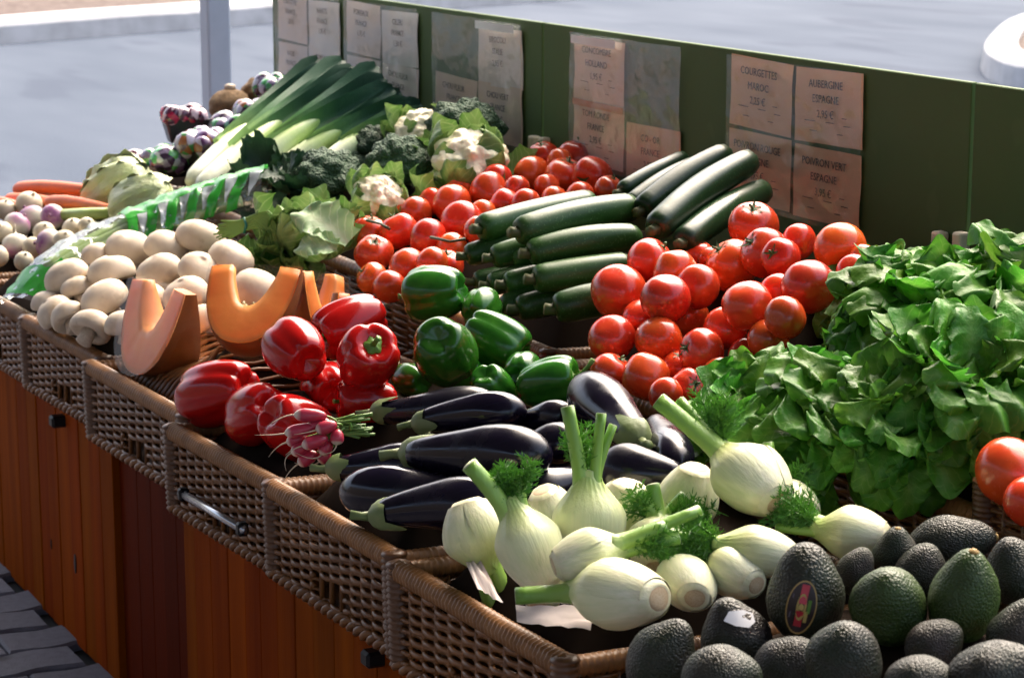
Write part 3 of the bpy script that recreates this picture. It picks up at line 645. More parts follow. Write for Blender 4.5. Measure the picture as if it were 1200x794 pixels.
heap([('lowest row', .01, [(436, 326, 38), (456, 336, 38), (500, 330, 40), (524, 312, 38)]),
      ('second row', .025, [(438, 297, 45, (.1, .7, .6)), (478, 314, 46), (506, 308, 38), (530, 292, 38)]),
      ('third row', .035, [(433, 272, 42, (.2, .9, .3)), (467, 271, 47), (502, 280, 48, (.9, -.2, .3)), (541, 259, 48), (562, 272, 38)]),
      ('fourth row', .035, [(488, 249, 38), (506, 236, 32), (530, 239, 45), (573, 226, 47), (566, 250, 32), (592, 240, 37), (616, 238, 34), (468, 250, 30)]),
      ('top row', .04, [(543, 215, 40, (.4, .1, .7)), (582, 211, 38), (606, 221, 30)])],
     'vine tomato', 'below the cauliflowers', 'vine tomatoes below the cauliflowers', mk_tom)
heap([('front row', .02, [(624, 205, 44), (641, 219, 30), (663, 208, 50), (694, 207, 47, (-.5, -.3, .75)), (714, 222, 34), (680, 230, 34), (650, 234, 32)]),
      ('back row', .03, [(637, 184, 38), (677, 186, 50, (.1, .95, .25)), (656, 190, 32)])],
     'red tomato', 'against the green panel', 'tomatoes against the green panel', mk_tom)
for (px, py, d, dz, lb) in ((1184, 553, 82, .045, 'large red tomato at the photo edge above the avocados'), (1207, 588, 64, .03, 'red tomato tucked low at the photo edge above the avocados')):
    tomato(px, py, d, t_at(px, py, dz), lb, 'tomatoes behind the avocados')
# vine stems on the vine tomatoes
m_vine = mat('vine_stem', (.045, .06, .02), .6)
for (pts, lb) in (([(505, 278), (528, 283), (545, 280)], 'dry tomato vine stem lying beside the courgette tips'), ([(430, 258), (446, 262), (456, 268)], 'short vine stem on top of the end vine tomato')):
    P = [at(x, y_, .075 if x < 600 else .15) for x, y_ in pts]; o_ = P[0].copy(); b = MB().tube([q-o_ for q in P], [.003]+[.0022]*(len(P)-2)+[.003], 7)
    tag(b.obj('vine_stem', m_vine), lb, 'stem').location = o_

def mk_mush(q, g, rr=random.Random(4)):
    p = pt(q['px'], q['py'], q['t']); s = q['d']*q['t']*1.12
    dr = idir(*q['opt'][0]) if q['opt'] else idir(rr.uniform(-.45, .35), rr.uniform(.75, 1), rr.uniform(.0, .5))
    o = link('mushroom', rr.choice(MUSH), None, frame(p, dr, rr.uniform(0, 6), s)); tag(o, q['label'], 'mushroom', g); link('stem', MST, o); spot(p, s*.42); return o
heap([('top row', .075, [(112, 298, 34), (150, 291, 49, (-.1, .8, .6)), (195, 289, 46), (236, 279, 52, (.25, .9, .2))]),
      ('second row', .07, [(78, 324, 48, (-.5, .8, .2)), (130, 319, 50), (187, 318, 50), (234, 317, 47, (.3, .7, .5)), (271, 303, 50, (.4, .85, .2))]),
      ('third row', .055, [(90, 338, 36), (122, 350, 53), (218, 345, 49), (172, 350, 44), (300, 338, 56, (.3, .8, .3))]),
      ('bottom row', .035, [(58, 356, 38), (64, 366, 44, (-.6, .7, .2)), (82, 372, 42, (-.35, .75, -.5)), (108, 383, 47, (.35, .8, -.45)), (148, 381, 44), (236, 374, 40)])],
     'white mushroom', 'of the mushroom heap', 'white mushrooms heaped in the basket', mk_mush, .86)

def mk_turn(q, g, rr=random.Random(9)):
    p = pt(q['px'], q['py'], q['t']); s = q['d']*q['t']; kind, dr = q['opt'][0]
    o = link('turnip', rr.choice(TUR if kind else TURW), None, frame(p, idir(*dr), rr.uniform(0, 6), s)); tag(o, q['label'], 'turnip', g); spot(p, s*.45); return o
heap([('top row', .03, [(6, 246, 26, (0, (.2, .8, .4))), (34, 239, 32, (0, (.3, .5, .3))), (62, 254, 30, (1, (-.1, .1, .9))), (86, 268, 27, (0, (0, .7, .5))), (102, 265, 22, (0, (.3, .5, .5)))]),
      ('middle row', .022, [(2, 272, 26, (0, (0, .5, .5))), (20, 264, 32, (1, (.55, .75, .1))), (37, 257, 35, (1, (-.5, .85, 0))), (76, 282, 27, (0, (.2, .6, .6))), (52, 272, 26, (0, (.2, .6, .6)))]),
      ('bottom row', .01, [(-4, 300, 28, (0, (0, .5, .5))), (19, 289, 34, (1, (.1, -.85, .3))), (39, 290, 26, (0, (.3, .5, .5))), (58, 286, 36, (1, (-.8, .05, .3))), (82, 296, 26, (0, (.3, .7, .5))), (28, 306, 24, (0, (.3, .7, .5)))])],
     'turnip', 'of the turnip basket', 'turnips in the far basket', mk_turn, .95)

# ================================================================ peppers
def pepper(px, py, d, dz, stem, mesh, nm_, label, grp, long=False, roll=0.0, t=None, sq=1.0):
    t = t or t_at(px, py, dz); p = pt(px, py, t); s = d*t
    o = link(nm_, mesh, None, frame(p, idir(*stem), roll, (s, s*sq, s))); tag(o, label, 'pepper', grp); link('stem', PSTL if long else PST, o); spot(p, s*.48); return o
G = 'red peppers in the basket'
pepper(258, 460, 92, .030, (-.75, -.2, -.6), RPEP[2], 'red_pepper', 'dark red pepper at the front corner of its basket', G, roll=.3)
pepper(302, 484, 86, .030, (-.35, -.25, -.85), RPEP[1], 'red_pepper', 'dark red pepper between the corner pepper and the radishes', G, roll=1.0)
pepper(345, 500, 90, .020, (.55, -.35, -.6), RPEP[0], 'red_pepper', 'ridged red pepper lying just behind the radish bunch', G, roll=.5)
pepper(347, 411, 84, .10, (-.45, .35, -.8), RPEP[3], 'red_pepper', 'bright red three-lobed pepper showing its base beside the pumpkin', G, roll=.2)
pepper(430, 421, 86, .085, (.25, .45, .85), RPEP[0], 'red_pepper', 'bright red pepper with its green stem facing out', G, roll=.4)
pepper(411, 381, 80, .075, (-.7, -.35, .35), RPEP[2], 'red_pepper', 'red pepper at the back, lying behind the one with the green stem', G, roll=.8)
pepper(430, 470, 66, .02, (-.9, 0, .2), RPEP[1], 'red_pepper', 'small red pepper lying under the one with the green stem', G, roll=.2)
pepper(385, 456, 76, .02, (-.2, .1, -.9), RPEP[3], 'red_pepper', 'shadowed red pepper deep in the middle of the red heap', G, roll=.7)
G = 'green peppers in the basket'
pepper(511, 343, 78, .085, (-.85, -.1, -.3), GPEP[0], 'green_pepper', 'topmost green pepper of the heap, standing before the vine tomatoes', G, roll=.5)
pepper(520, 410, 90, .085, (.15, -.35, -.9), GPEP[1], 'green_pepper', 'big dark green pepper at the front of the green heap', G, roll=.9)
pepper(580, 398, 76, .05, (.75, -.45, .2), GPEP[2], 'green_pepper', 'ridged green pepper in the middle of the green heap', G, roll=.1, long=True)
pepper(563, 362, 54, .055, (.3, .4, -.8), GPEP[0], 'green_pepper', 'small green pepper showing between the top and middle green ones', G, roll=.4)
pepper(577, 456, 62, .02, (.3, -.6, -.6), GPEP[1], 'green_pepper', 'low green pepper just above the aubergines', G, roll=.2)
pepper(643, 449, 72, .02, (.85, .2, .3), GPEP[2], 'green_pepper', 'bright green pepper nearest the round tomatoes', G, roll=1.3, long=True)
pepper(612, 434, 52, .025, (.2, .2, -.9), GPEP[0], 'green_pepper', 'half hidden green pepper beside the bright green one', G, roll=.6)
pepper(484, 446, 50, .015, (-.5, .1, -.8), GPEP[1], 'green_pepper', 'half hidden green pepper between red peppers and aubergines', G, roll=.6)
pepper(545, 440, 56, .015, (0, -.5, -.8), GPEP[1], 'green_pepper', 'shadowed green pepper wedged under the big dark one', G, roll=.6)

# ================================================================ aubergines
def aubergine(p0, p1, d, label, cal=True, t0=None):
    """p0 stem end, p1 round end: (px, py, dz); d pixel diameter"""
    A, B = at(*p0), at(*p1); L = (B-A).length; tm = (t_at(*p0)+t_at(*p1))/2; R = d*tm/2*1.16; ax = (B-A).normalized(); k = 18
    rr = random.Random(int(p0[0]*7+p0[1])); bend = ax.cross(ZZ).normalized()*rr.uniform(-.08, .08)*L+ZZ*rr.uniform(-.03, .05)*L
    pts = []; rad = []
    for i in range(k+1):
        t = i/k; u = 1-(1-t)**1.0
        pts.append(ax*(L*(.5-.5*math.cos(math.pi*t)))+bend*math.sin(math.pi*u)); x = .5-.5*math.cos(math.pi*t)
        rad.append(max(.0012, R*(.42+.58*min(1, x/.62)**.9)*math.sqrt(max(0, 1-max(0, (x-.66)/.34)**2.4))*min(1, (x/.05)**.5 if x > 0 else 0)))
    b = MB().tube([p for p in pts], rad, 24, ring=lambda th, t: 1+.02*math.cos(2*th+L*50))
    o = b.obj('aubergine', m_egg); o.location = A; tag(o, label, 'aubergine', 'dark aubergines in the basket'); spot(A.lerp(B, .3), R*.8); spot(A.lerp(B, .7), R)
    if cal:
        c = MB(); r0 = R*.56; M_ = frame(Vector(pts[1])*1.0, ax, rr.uniform(0, 6))
        prof = [(.004, -.55*r0), (.35*r0, -.5*r0), (.7*r0, -.22*r0), (.98*r0, .15*r0), (1.08*r0, .5*r0), (1.13*r0, .8*r0)]
        def fn(th, t, r_, z):
            s_ = max(0, math.cos(2.5*th))**1.2 if t > .55 else 0
            return r_*(1+.05*math.cos(5*th)), z+(s_*1.0*r0*(t-.55)/.45*1.3)
        vs = []; gs = []; fs = []; n = 30
        for i, (r_, z) in enumerate(prof):
            for j in range(n):
                th = 2*math.pi*j/n; q, zz = fn(th, i/5, r_, z); vs.append(M_ @ Vector((q*math.cos(th), q*math.sin(th), zz)))
        for i in range(5):
            for j in range(n): a_ = i*n+j; b2 = i*n+(j+1) % n; fs.append((a_, b2, b2+n, a_+n))
        c.add(vs, fs); c.tube([M_ @ Vector((0, 0, -.35*r0)), M_ @ Vector((.05*r0, 0, -1.0*r0)), M_ @ Vector((.22*r0, .1*r0, -1.7*r0))], [.36*r0, .27*r0, .33*r0], 9)
        c.obj('calyx', m_ecal, o)
    return o
aubergine((440, 482, .04), (585, 470, .03), 44, 'aubergine at the back of its basket, beneath the green peppers')
aubergine((488, 497, .055), (615, 486, .05), 44, 'aubergine with a dull bloom, second from the green peppers')
aubergine((478, 531, .075), (648, 532, .065), 64, 'large glossy aubergine lying across the middle of its basket')
aubergine((388, 548, .035), (510, 540, .02), 46, 'aubergine half hidden beside the radish bunch')
aubergine((560, 582, .035), (400, 578, .045), 58, 'aubergine lying with its round end towards the basket front', cal=False)
aubergine((440, 605, .055), (590, 592, .045), 56, 'front aubergine with pale green calyx beside the fennel')
aubergine((748, 514, .06), (676, 448, .075), 58, 'upright aubergine leaning between green pepper and tomatoes, stem lowest')
aubergine((764, 492, .045), (792, 548, .04), 44, 'aubergine tucked behind the tallest fennel stalk', cal=False)
aubergine((800, 560, .03), (706, 552, .045), 58, 'round ended aubergine behind the upright fennel', cal=False)
aubergine((600, 500, .025), (668, 488, .04), 36, 'aubergine showing only its pale lit top, below the bright green pepper', cal=False)
aubergine((590, 545, .02), (680, 515, .04), 46, 'aubergine behind the largest one, half lit', cal=False)
aubergine((470, 560, .01), (600, 565, .01), 60, 'aubergine deep in the basket under the largest one', cal=False)
aubergine((690, 560, .01), (610, 590, .01), 56, 'aubergine in the shadow behind the fennel bulbs', cal=False)

# ================================================================ courgettes
def courgette(p0, p1, d, label, x1=None, stem=True, grp='courgettes stacked in the basket'):
    A = at(*p0); B = at(*p1) if x1 is None else atx(p1[0], p1[1], x1)
    L = (B-A).length; R = d*((A-CP).length/FPX)*.5*1.03; ax = (B-A)/L; k = 14; rr = random.Random(int(p0[0]*3+p0[1]))
    bend = ax.cross(ZZ).normalized()*rr.uniform(-.03, .03)*L+ZZ*rr.uniform(-.01, .04)*L; pts = []; rad = []
    for i in range(k+1):
        t = i/k; x = .5-.5*math.cos(math.pi*t); pts.append(ax*(L*x)+bend*math.sin(math.pi*x))
        e0 = min(1, (x*L/(R*.55))); e1 = min(1, (1-x)*L/(R*.9))
        rad.append(max(.001, R*(.88+.12*math.sin(math.pi*min(1, x*1.05)))*(.62+.38*math.sqrt(1-(1-e0)**2))*(math.sqrt(max(0, 1-(1-e1)**2)))))
    o = MB().tube(pts, rad, 20, ring=lambda th, t: 1+.022*math.cos(7*th)).obj('courgette', m_zuc if x1 is None else m_zuc_d); o.location = A
    tag(o, label, 'courgette', grp); spot(A.lerp(B, .5), R)
    if stem: MB().tube([ax*.006, -ax*.006, -ax*.016+ZZ*.002], [R*.46, R*.30, R*.34], 10, ring=lambda th, t: 1+.10*math.cos(5*th)).obj('stem', m_zstem, o)
    return o
courgette((562, 268, .125), (698, 236, .09), 37, 'uppermost pale green courgette, the one next to the vine tomatoes')
courgette((607, 272, .135), (748, 242, .10), 39, 'courgette on top of the stack, in front of the uppermost pale one')
courgette((620, 297, .105), (752, 278, .075), 36, 'courgette in the second layer of the front stack')
courgette((626, 327, .075), (742, 310, .05), 37, 'courgette in the third layer of the front stack')
courgette((650, 362, .045), (745, 348, .03), 40, 'dark courgette at the bottom of the front stack')
k = 0
for (px, py, dz, d) in ((546, 300, .085, 30), (577, 302, .09, 32), (556, 330, .05, 28), (573, 334, .055, 30), (592, 333, .06, 32), (588, 360, .03, 32), (606, 362, .03, 34), (600, 305, .08, 30)):
    A = at(px, py, dz); t = t_at(px, py, dz)
    courgette((px, py, dz), (px+118, py-20, dz-.02), d, f'courgette showing only its stem end, {ORD[k]} from the vine tomatoes', grp='courgette ends in the stack'); k += 1
courgette((728, 224, .085), (806, 184, 0), 24, 'thin courgette leaning on the green panel behind the others', 2.09, grp='courgettes leaning on the back panel')
courgette((738, 238, .09), (830, 186, 0), 22, 'thin courgette between the two leaning on the panel', 2.09, grp='courgettes leaning on the back panel')
courgette((752, 246, .105), (856, 178, 0), 34, 'mid green courgette leaning up towards the COURGETTES card', 2.06, grp='courgettes leaning on the back panel')
courgette((768, 268, .125), (884, 186, 0), 38, 'very dark courgette leaning highest against the price cards', 2.03, grp='courgettes leaning on the back panel')
courgette((800, 284, .10), (898, 222, 0), 36, 'lowest leaning courgette, just above the tomato heap', 2.05, grp='courgettes leaning on the back panel')

# ================================================================ avocados
def avocado(px, py, L, w, dz, axis, label, m=0, stem=True, green=False, dt=0):
    t = t_at(px, py, dz)+dt; p = pt(px, py, t); l = L*t; s = w*t/.73
    o = link('avocado', (AVOG if green else AVO)[m], None, frame(p, idir(*axis), px*.37, (s, s, l))); tag(o, label, 'avocado', 'avocados piled in the front basket')
    if stem: link('stem_button', AST, o)
    spot(p, s*.36); return o
av1 = avocado(945, 694, 122, 92, .085, (-.05, .92, .25), 'dark avocado standing upright with an oval gold rimmed sticker', 0, False)
avocado(1040, 706, 106, 92, .080, (-.1, .6, .65), 'green pebbly avocado beside the one with the oval sticker', 0, False, True)
avocado(1129, 698, 122, 86, .075, (.12, .88, .40), 'dark green avocado with a yellow stem button facing out', 1, True, True)
av4 = avocado(862, 745, 96, 86, .06, (-.2, .5, .1), 'dark avocado with a white paper sticker on its top', 1, False)
avocado(988, 772, 100, 92, .095, (.1, .75, .45), 'brownish purple avocado in front of the stickered one', 2, False)
avocado(778, 770, 105, 82, .065, (.35, .75, .3), 'mottled avocado resting on the basket rim beside the fennel', 3, False)
avocado(846, 796, 96, 86, .085, (.8, .1, .1), 'avocado lying at the very bottom edge beneath the white stickered one', 0, False)
avocado(1050, 645, 62, 54, .03, (.0, .8, .4), 'small avocado peeping up behind the green pebbly one', 1, True)
avocado(1116, 634, 104, 62, .02, (.95, .12, .2), 'long dark avocado lying on its side at the back', 2, True)
avocado(1190, 668, 84, 74, .04, (-.3, .8, .2), 'dark avocado at the photo edge behind the stem button one', 3, False)
avocado(1096, 755, 74, 62, .06, (.6, .5, .3), 'small shiny avocado wedged low between its neighbours', 2, False)
avocado(1165, 790, 112, 84, .095, (.9, .25, .1), 'avocado lying low at the bottom corner of the photo', 0, False)
avocado(1082, 802, 92, 70, .095, (.9, .1, .2), 'avocado cut by the bottom edge beside the corner one', 3, False)
avocado(1003, 668, 60, 44, .03, (.3, .7, .2), 'avocado half hidden behind the oval stickered one', 0, False)
avocado(1196, 742, 90, 76, .06, (.2, .7, .3), 'shadowed avocado at the photo edge above the corner one', 1, False)
avocado(925, 782, 90, 76, .06, (.5, .4, .3), 'shadowed avocado wedged below the oval stickered one', 2, False)
avocado(1080, 668, 70, 60, .02, (.2, .7, .3), 'shadowed avocado in the gap behind the green pebbly one', 2, False)
# stickers
m_gold = mat('sticker_gold', (.5, .33, .10), .4); m_sdark = mat('sticker_dark', (.03, .018, .02), .35); m_sred = mat('sticker_red', (.55, .03, .05), .35); m_sgreen = mat('sticker_green', (.10, .22, .03), .35); m_syel = mat('sticker_yellow', (.55, .40, .12), .4); m_sgrey = mat('sticker_ink', (.12, .1, .14), .4)
def on_avo(av, mb_pts, m, name, h):
    """wrap flat outline points (image-plane metres about a pixel) on the avocado's skin"""
    b = MB(); b.add(mb_pts, [tuple(range(len(mb_pts)))]); o = b.obj(name, m, None, smooth=False); o.parent = av; o.matrix_parent_inverse = av.matrix_basis.inverted(); return o
bpy.context.view_layer.update()
def skin_hit(av, px, py):
    inv = av.matrix_basis.inverted(); o_ = inv @ CP; dr = (inv.to_3x3() @ ray(px, py)).normalized(); ok, loc, nrm, _ = av.ray_cast(o_, dr)
    return av.matrix_basis @ loc if ok else None
def sticker(av, cx, cy, outline, m, name, h):
    P = []
    for (x, y_) in outline:
        q = skin_hit(av, cx+x, cy+y_)
        if q is None: return
        P.append(q-ray(cx+x, cy+y_).normalized()*h)
    c = sum(P, Vector())/len(P); q = skin_hit(av, cx, cy); c = q-ray(cx, cy).normalized()*h if name == 'sticker' or name == 'sticker_face' else c
    b = MB(); b.add([c]+P, [(0, 1+i, 1+(i+1) % len(P)) for i in range(len(P))]); o = b.obj(name, m, None, smooth=True)
    o.parent = av; o.matrix_parent_inverse = av.matrix_basis.inverted()
def oval(rx, ry, rot, n=28): return [(rx*math.cos(a)*math.cos(rot)-ry*math.sin(a)*math.sin(rot), rx*math.cos(a)*math.sin(rot)+ry*math.sin(a)*math.cos(rot)) for a in [2*math.pi*i/n for i in range(n)]]
def rrect(x0, y0, x1, y1, rot):
    return [(x*math.cos(rot)-y_*math.sin(rot), x*math.sin(rot)+y_*math.cos(rot)) for x, y_ in ((x0, y0), (x1, y0), (x1, y1), (x0, y1))]
ro = .22; cx, cy = 939, 711
sticker(av1, cx, cy, oval(18, 32, ro), m_gold, 'sticker', .0014)
sticker(av1, cx, cy, oval(16.4, 30, ro), m_sdark, 'sticker_face', .0018)
sticker(av1, cx, cy, oval(6, 16, ro), m_syel, 'emblem', .0020)
for (a_, m_, n_) in ((rrect(-4, -27, 5, -4, ro), m_sred, 'emblem'), (rrect(-5, 5, 4, 23, ro), m_sred, 'emblem'), (oval(3.2, 4, 0), m_syel, 'emblem'), (rrect(7, -10, 11, 6, ro), m_sgreen, 'emblem'), (rrect(5, 4, 9, 17, ro), m_syel, 'emblem'), (rrect(-12.5, -14, -11, 14, ro), m_sgrey, 'emblem')):
    sticker(av1, cx, cy, a_, m_, n_, .0024)
sticker(av4, 866, 724, [(-18, 3), (-12, -8), (4, -10), (16, -6), (19, 4), (12, 11), (-4, 9)], m_white, 'sticker', .0014)
# ================================================================ fennel
def bulb_mesh(seed):
    r = random.Random(seed); n = 20; prof = []
    for i in range(n+1):
        t = i/n
        if t < .5: rad = .5*math.sin(math.pi*(.16+.34*t/.5))**.9 
        else: x = (t-.5)/.5; rad = .5*(1-.70*(x*x*(3-2*x)))
        if i == 0: rad = .21
        prof.append((rad, t*1.05-.02*(i == 0)))
    prof = [(.01, .035)]+prof+[(.05, 1.07), (.004, 1.05)]
    def fn(th, t, rr, z):
        return rr*(1+.022*math.cos(2*th+3*t*3+seed)+.018*math.cos(9*th+seed+2*t)*(rr > .1)+.05*max(0, math.cos(th*1+seed))**6*(t > .4)), z
    return MB().lathe(prof, 36, fn, g=lambda th, t: min(1, max(0, t*1.02+.05*math.cos(2*th+seed)*(t > .3)))).mesh('bulb', m_fbulb)
BULB = [bulb_mesh(i) for i in range(4)]
SCAR = MB().lathe([(.004, -.022), (.06, -.02), (.12, -.018), (.19, -.010), (.215, .006), (.22, .03), (.1, .04), (.004, .04)], 22, lambda th, t, r, z: (r*(1+.06*math.cos(3*th)), z), g=lambda th, t: min(1, t*1.6)).mesh('base_scar', m_fscar)
def sheath_mesh(seed):
    r = random.Random(seed); w_ = r.uniform(1.15, 1.5); top = r.uniform(.72, .92)
    def rad(z):
        t = z/1.05
        if t < .5: return .5*math.sin(math.pi*(.16+.34*t/.5))**.9
        x = (t-.5)/.5; return .5*(1-.70*(x*x*(3-2*x)))
    def fn(u, v):
        x = (u-.5)*2; th = x*w_*(1-.35*v*v); z = .03+(top+.12*(1-x*x)-.03)*v; r_ = rad(z)*(1.035+.035*(1-x*x)-.02*abs(x)**4)+.004*math.cos(24*th)*(.3+v)
        if v > .9: r_ += .02*(v-.9)/.1
        return Vector((r_*math.cos(th), r_*math.sin(th), z)), min(1, z*.98)
    return MB().sheet(26, 16, fn).mesh('sheath', m_fbulb)
SHEATH = [sheath_mesh(i) for i in range(3)]
def frond(P, D, L, seed, n=8):
    """a feathery spray rooted at P"""
    b = MB(); r = random.Random(seed); D = Vector(D).normalized()
    side0 = D.orthogonal().normalized()
    def strip(a, c, w):
        s_ = (c-a).cross(FW).normalized()*w; b.add([a-s_, a+s_, c+s_*.3, c-s_*.3], [(0, 1, 2, 3)])
    for i in range(n):
        dr = (D+Vector((r.uniform(-.45, .45), r.uniform(-.45, .45), r.uniform(-.35, .45)))).normalized(); l = L*r.uniform(.6, 1.1)
        pts = [P+dr*(l*k/7)+Vector((0, 0, -.10*l*(k/7)**2)) for k in range(8)]
        b.tube(pts, [.0014]*7+[.0005], 4)
        for k in range(2, 8):
            for s_ in range(7):
                an = r.uniform(0, 6.28); q = Quaternion(dr, an) @ side0; d2 = (dr*.75+q).normalized(); ll = L*.26*r.uniform(.5, 1.1)
                p1 = pts[k]+d2*ll; strip(pts[k], p1, .0007)
                for _ in range(4):
                    f = r.uniform(.3, 1); p2 = pts[k].lerp(p1, f); strip(p2, p2+(d2+Vector((r.uniform(-.9, .9), r.uniform(-.9, .9), r.uniform(-.7, .9)))).normalized()*ll*.42, .00055)
    return b
def fennel(px, py, d, dz, axis, label, stalks=(), fronds=(), roll=0., lr=1.1, flat=.82, dt=0.):
    t = t_at(px, py, dz)+dt; s = d*t; ax = idir(*axis); c = pt(px, py, t); org = c-ax*(s*lr*.42); M_ = frame(org, ax, roll, (s, s*flat, s*lr))
    e = empty('fennel', org); tag(e, label, 'fennel', 'fennel bulbs in the basket'); ib = Matrix.Translation(-org)
    rr = random.Random(int(px*3+py))
    bo = link('bulb', rr.choice(BULB), e, ib @ M_); link('base_scar', SCAR, bo); spot(c, s*.42)
    for k in range(2): link('sheath', rr.choice(SHEATH), bo, Matrix.Rotation(k*2.6+rr.uniform(0, 1.5), 4, 'Z'))
    neck = M_ @ Vector((0, 0, .93))
    for k, (dx, dy, tw, rp) in enumerate(stalks):
        end = neck+(RT*dx-UP*dy)*t-FW*tw; ln = (end-neck).length; st = neck.lerp(c, .42)+(end-neck).normalized()*.005
        side = (end-neck)-ax*(end-neck).dot(ax); off = side.normalized()*min(s*.10, side.length) if side.length > 1e-4 else Vector()
        pts = bez(st+off*.6, neck+ax*(ln*.16)+off, end, 9); R = rp*t/2
        rad = [R*1.5, R*1.4, R*1.25, R*1.1, R*1.02, R, R*.98, R*.96, R*.95, R*.95]
        so_ = MB().tube([p-org for p in pts], rad, 14, flat=.85, ring=lambda th, q: 1+.035*math.cos(8*th)).obj('stalk', m_fstalk, e)
        dv = (pts[-1]-pts[-2]).normalized(); MB().tube([pts[-1]-org-dv*.0005, pts[-1]-org+dv*.0008], R*.8, 12, flat=.85).obj('cut_end', m_fcut, so_)
    for k, (dx, dy, tw, L) in enumerate(fronds):
        end = (RT*dx-UP*dy)*t-FW*tw; f = frond(neck-org-end.normalized()*0.0, end, L, int(px+k)); o = f.obj('frond', m_frond, e); o['kind'] = 'stuff'
    return e
fennel(557, 622, 78, .055, (.28, -.9, .15), 'fennel bulb leaning upside down at the basket corner beside the aubergines', [(10, 62, 0, 24), (38, 52, 0, 20)], roll=.3)
fennel(622, 645, 92, .085, (-.35, .85, -.1), 'fennel bulb with one thick green stalk pointing at the aubergines', [(-52, -52, .01, 24), (8, -38, 0, 15)], [(10, -40, 0, .055), (-2, -40, -.01, .05)], roll=.4, lr=1.15)
fennel(690, 618, 84, .075, (-.02, 1, -.05), 'upright fennel with three tall cut stalks and a frond', [(-24, -88, 0, 20), (16, -80, 0, 15), (30, -66, -.01, 13)], [(-2, -70, -.04, .065)], roll=.1, lr=1.25)
fennel(646, 605, 74, .03, (.3, -.9, -.3), 'pale fennel bulb hiding behind the upright one, on the aubergine side', roll=.8)
fennel(728, 600, 80, .03, (-.3, -.9, -.3), 'pale fennel bulb hiding behind the upright one, on the lettuce side', roll=.8)
fennel(686, 652, 70, .10, (.9, .25, -.15), 'yellowish fennel lying with its cut stalks towards the lettuces', [(50, -22, 0, 22), (92, -40, -.02, 18), (66, -8, -.01, 20)], [(60, -6, 0, .05)], roll=.3, lr=1.3)
fennel(728, 697, 100, .075, (-.74, .0, -.66), 'large fennel at the front with its pale base disc showing', [(-74, 6, .0, 26)], roll=.2, lr=1.3)
fennel(806, 684, 74, .045, (-.15, .35, -.85), 'small fennel bulb with its brown base facing out, left of the avocados', roll=.5)
fennel(862, 672, 72, .035, (-.6, .3, -.65), 'fennel bulb with browned base facing out, touching the white stickered avocado', [(-60, -10, -.03, 20)], [(-40, -10, .02, .05)], roll=.4)
fennel(893, 647, 76, .045, (-.95, .18, .0), 'fennel bulb lying behind the oval stickered avocado', [(-70, -14, -.01, 18), (-62, 6, -.02, 15)], [(-60, -10, .01, .06), (-50, 0, .01, .06)], roll=.2, lr=1.25)
fennel(882, 562, 98, .085, (-.58, .55, -.60), 'biggest white fennel with long stalks leaning towards the tomatoes', [(-76, -62, -.01, 25), (-50, -62, -.02, 15)], [(-8, -60, -.02, .075), (-30, -50, -.03, .07)], roll=.2, lr=1.1)
fennel(806, 582, 84, .045, (-.25, -.85, -.25), 'rounded fennel bulb below the long stalks of the biggest one', roll=.3, lr=1.05)
fennel(1004, 626, 78, .02, (-.9, .1, -.3), 'white fennel bulb alone between the lettuce and the avocados', [(-52, -20, -.02, 18), (-50, -2, -.01, 14), (-30, -36, -.03, 16)], [(-40, -20, .0, .06), (-30, -30, -.02, .05)], roll=.2)
fennel(772, 640, 74, .04, (.1, .6, -.7), 'shadowed fennel bulb under the cut stalks in the middle', [(-30, -34, .01, 18), (-10, -44, .0, 18), (30, -30, 0, 20), (46, -18, .0, 18)], [(40, -10, .02, .06), (60, 0, .02, .06), (-30, -30, .0, .05)], roll=.1)
fennel(930, 592, 66, .02, (-.4, .3, -.8), 'shadowed fennel bulb behind the biggest one, by the lettuces', [(-10, -60, -.01, 16)], [(10, -10, .01, .05)], roll=.5)
fennel(640, 690, 60, .01, (.3, .6, -.7), 'shadowed fennel bulb low in the basket behind the front one', [(-40, 0, 0, 18)], [(20, -10, 0, .05)])
# paper in the fennel basket
m_paper = mat('pinkish_paper', (.6, .52, .5), .8, nscale=12, namt=.25)
for (c4, lb) in (([(524, 612), (548, 628), (590, 706), (560, 690)], 'strip of pinkish paper lining the fennel basket corner'), ([(604, 708), (700, 712), (692, 738), (606, 728)], 'torn pinkish paper under the front fennel stalk')):
    P = [at(x, y_, .03) for x, y_ in c4]; o_ = P[0].copy()
    o = MB().sheet(10, 6, lambda u, v: P[0].lerp(P[3], v).lerp(P[1].lerp(P[2], v), u)-o_+Vector((0, 0, .008*mnoise.noise(Vector((u*4, v*3, c4[0][0])))))).obj('paper', m_paper); o.location = o_; tag(o, lb, 'paper')

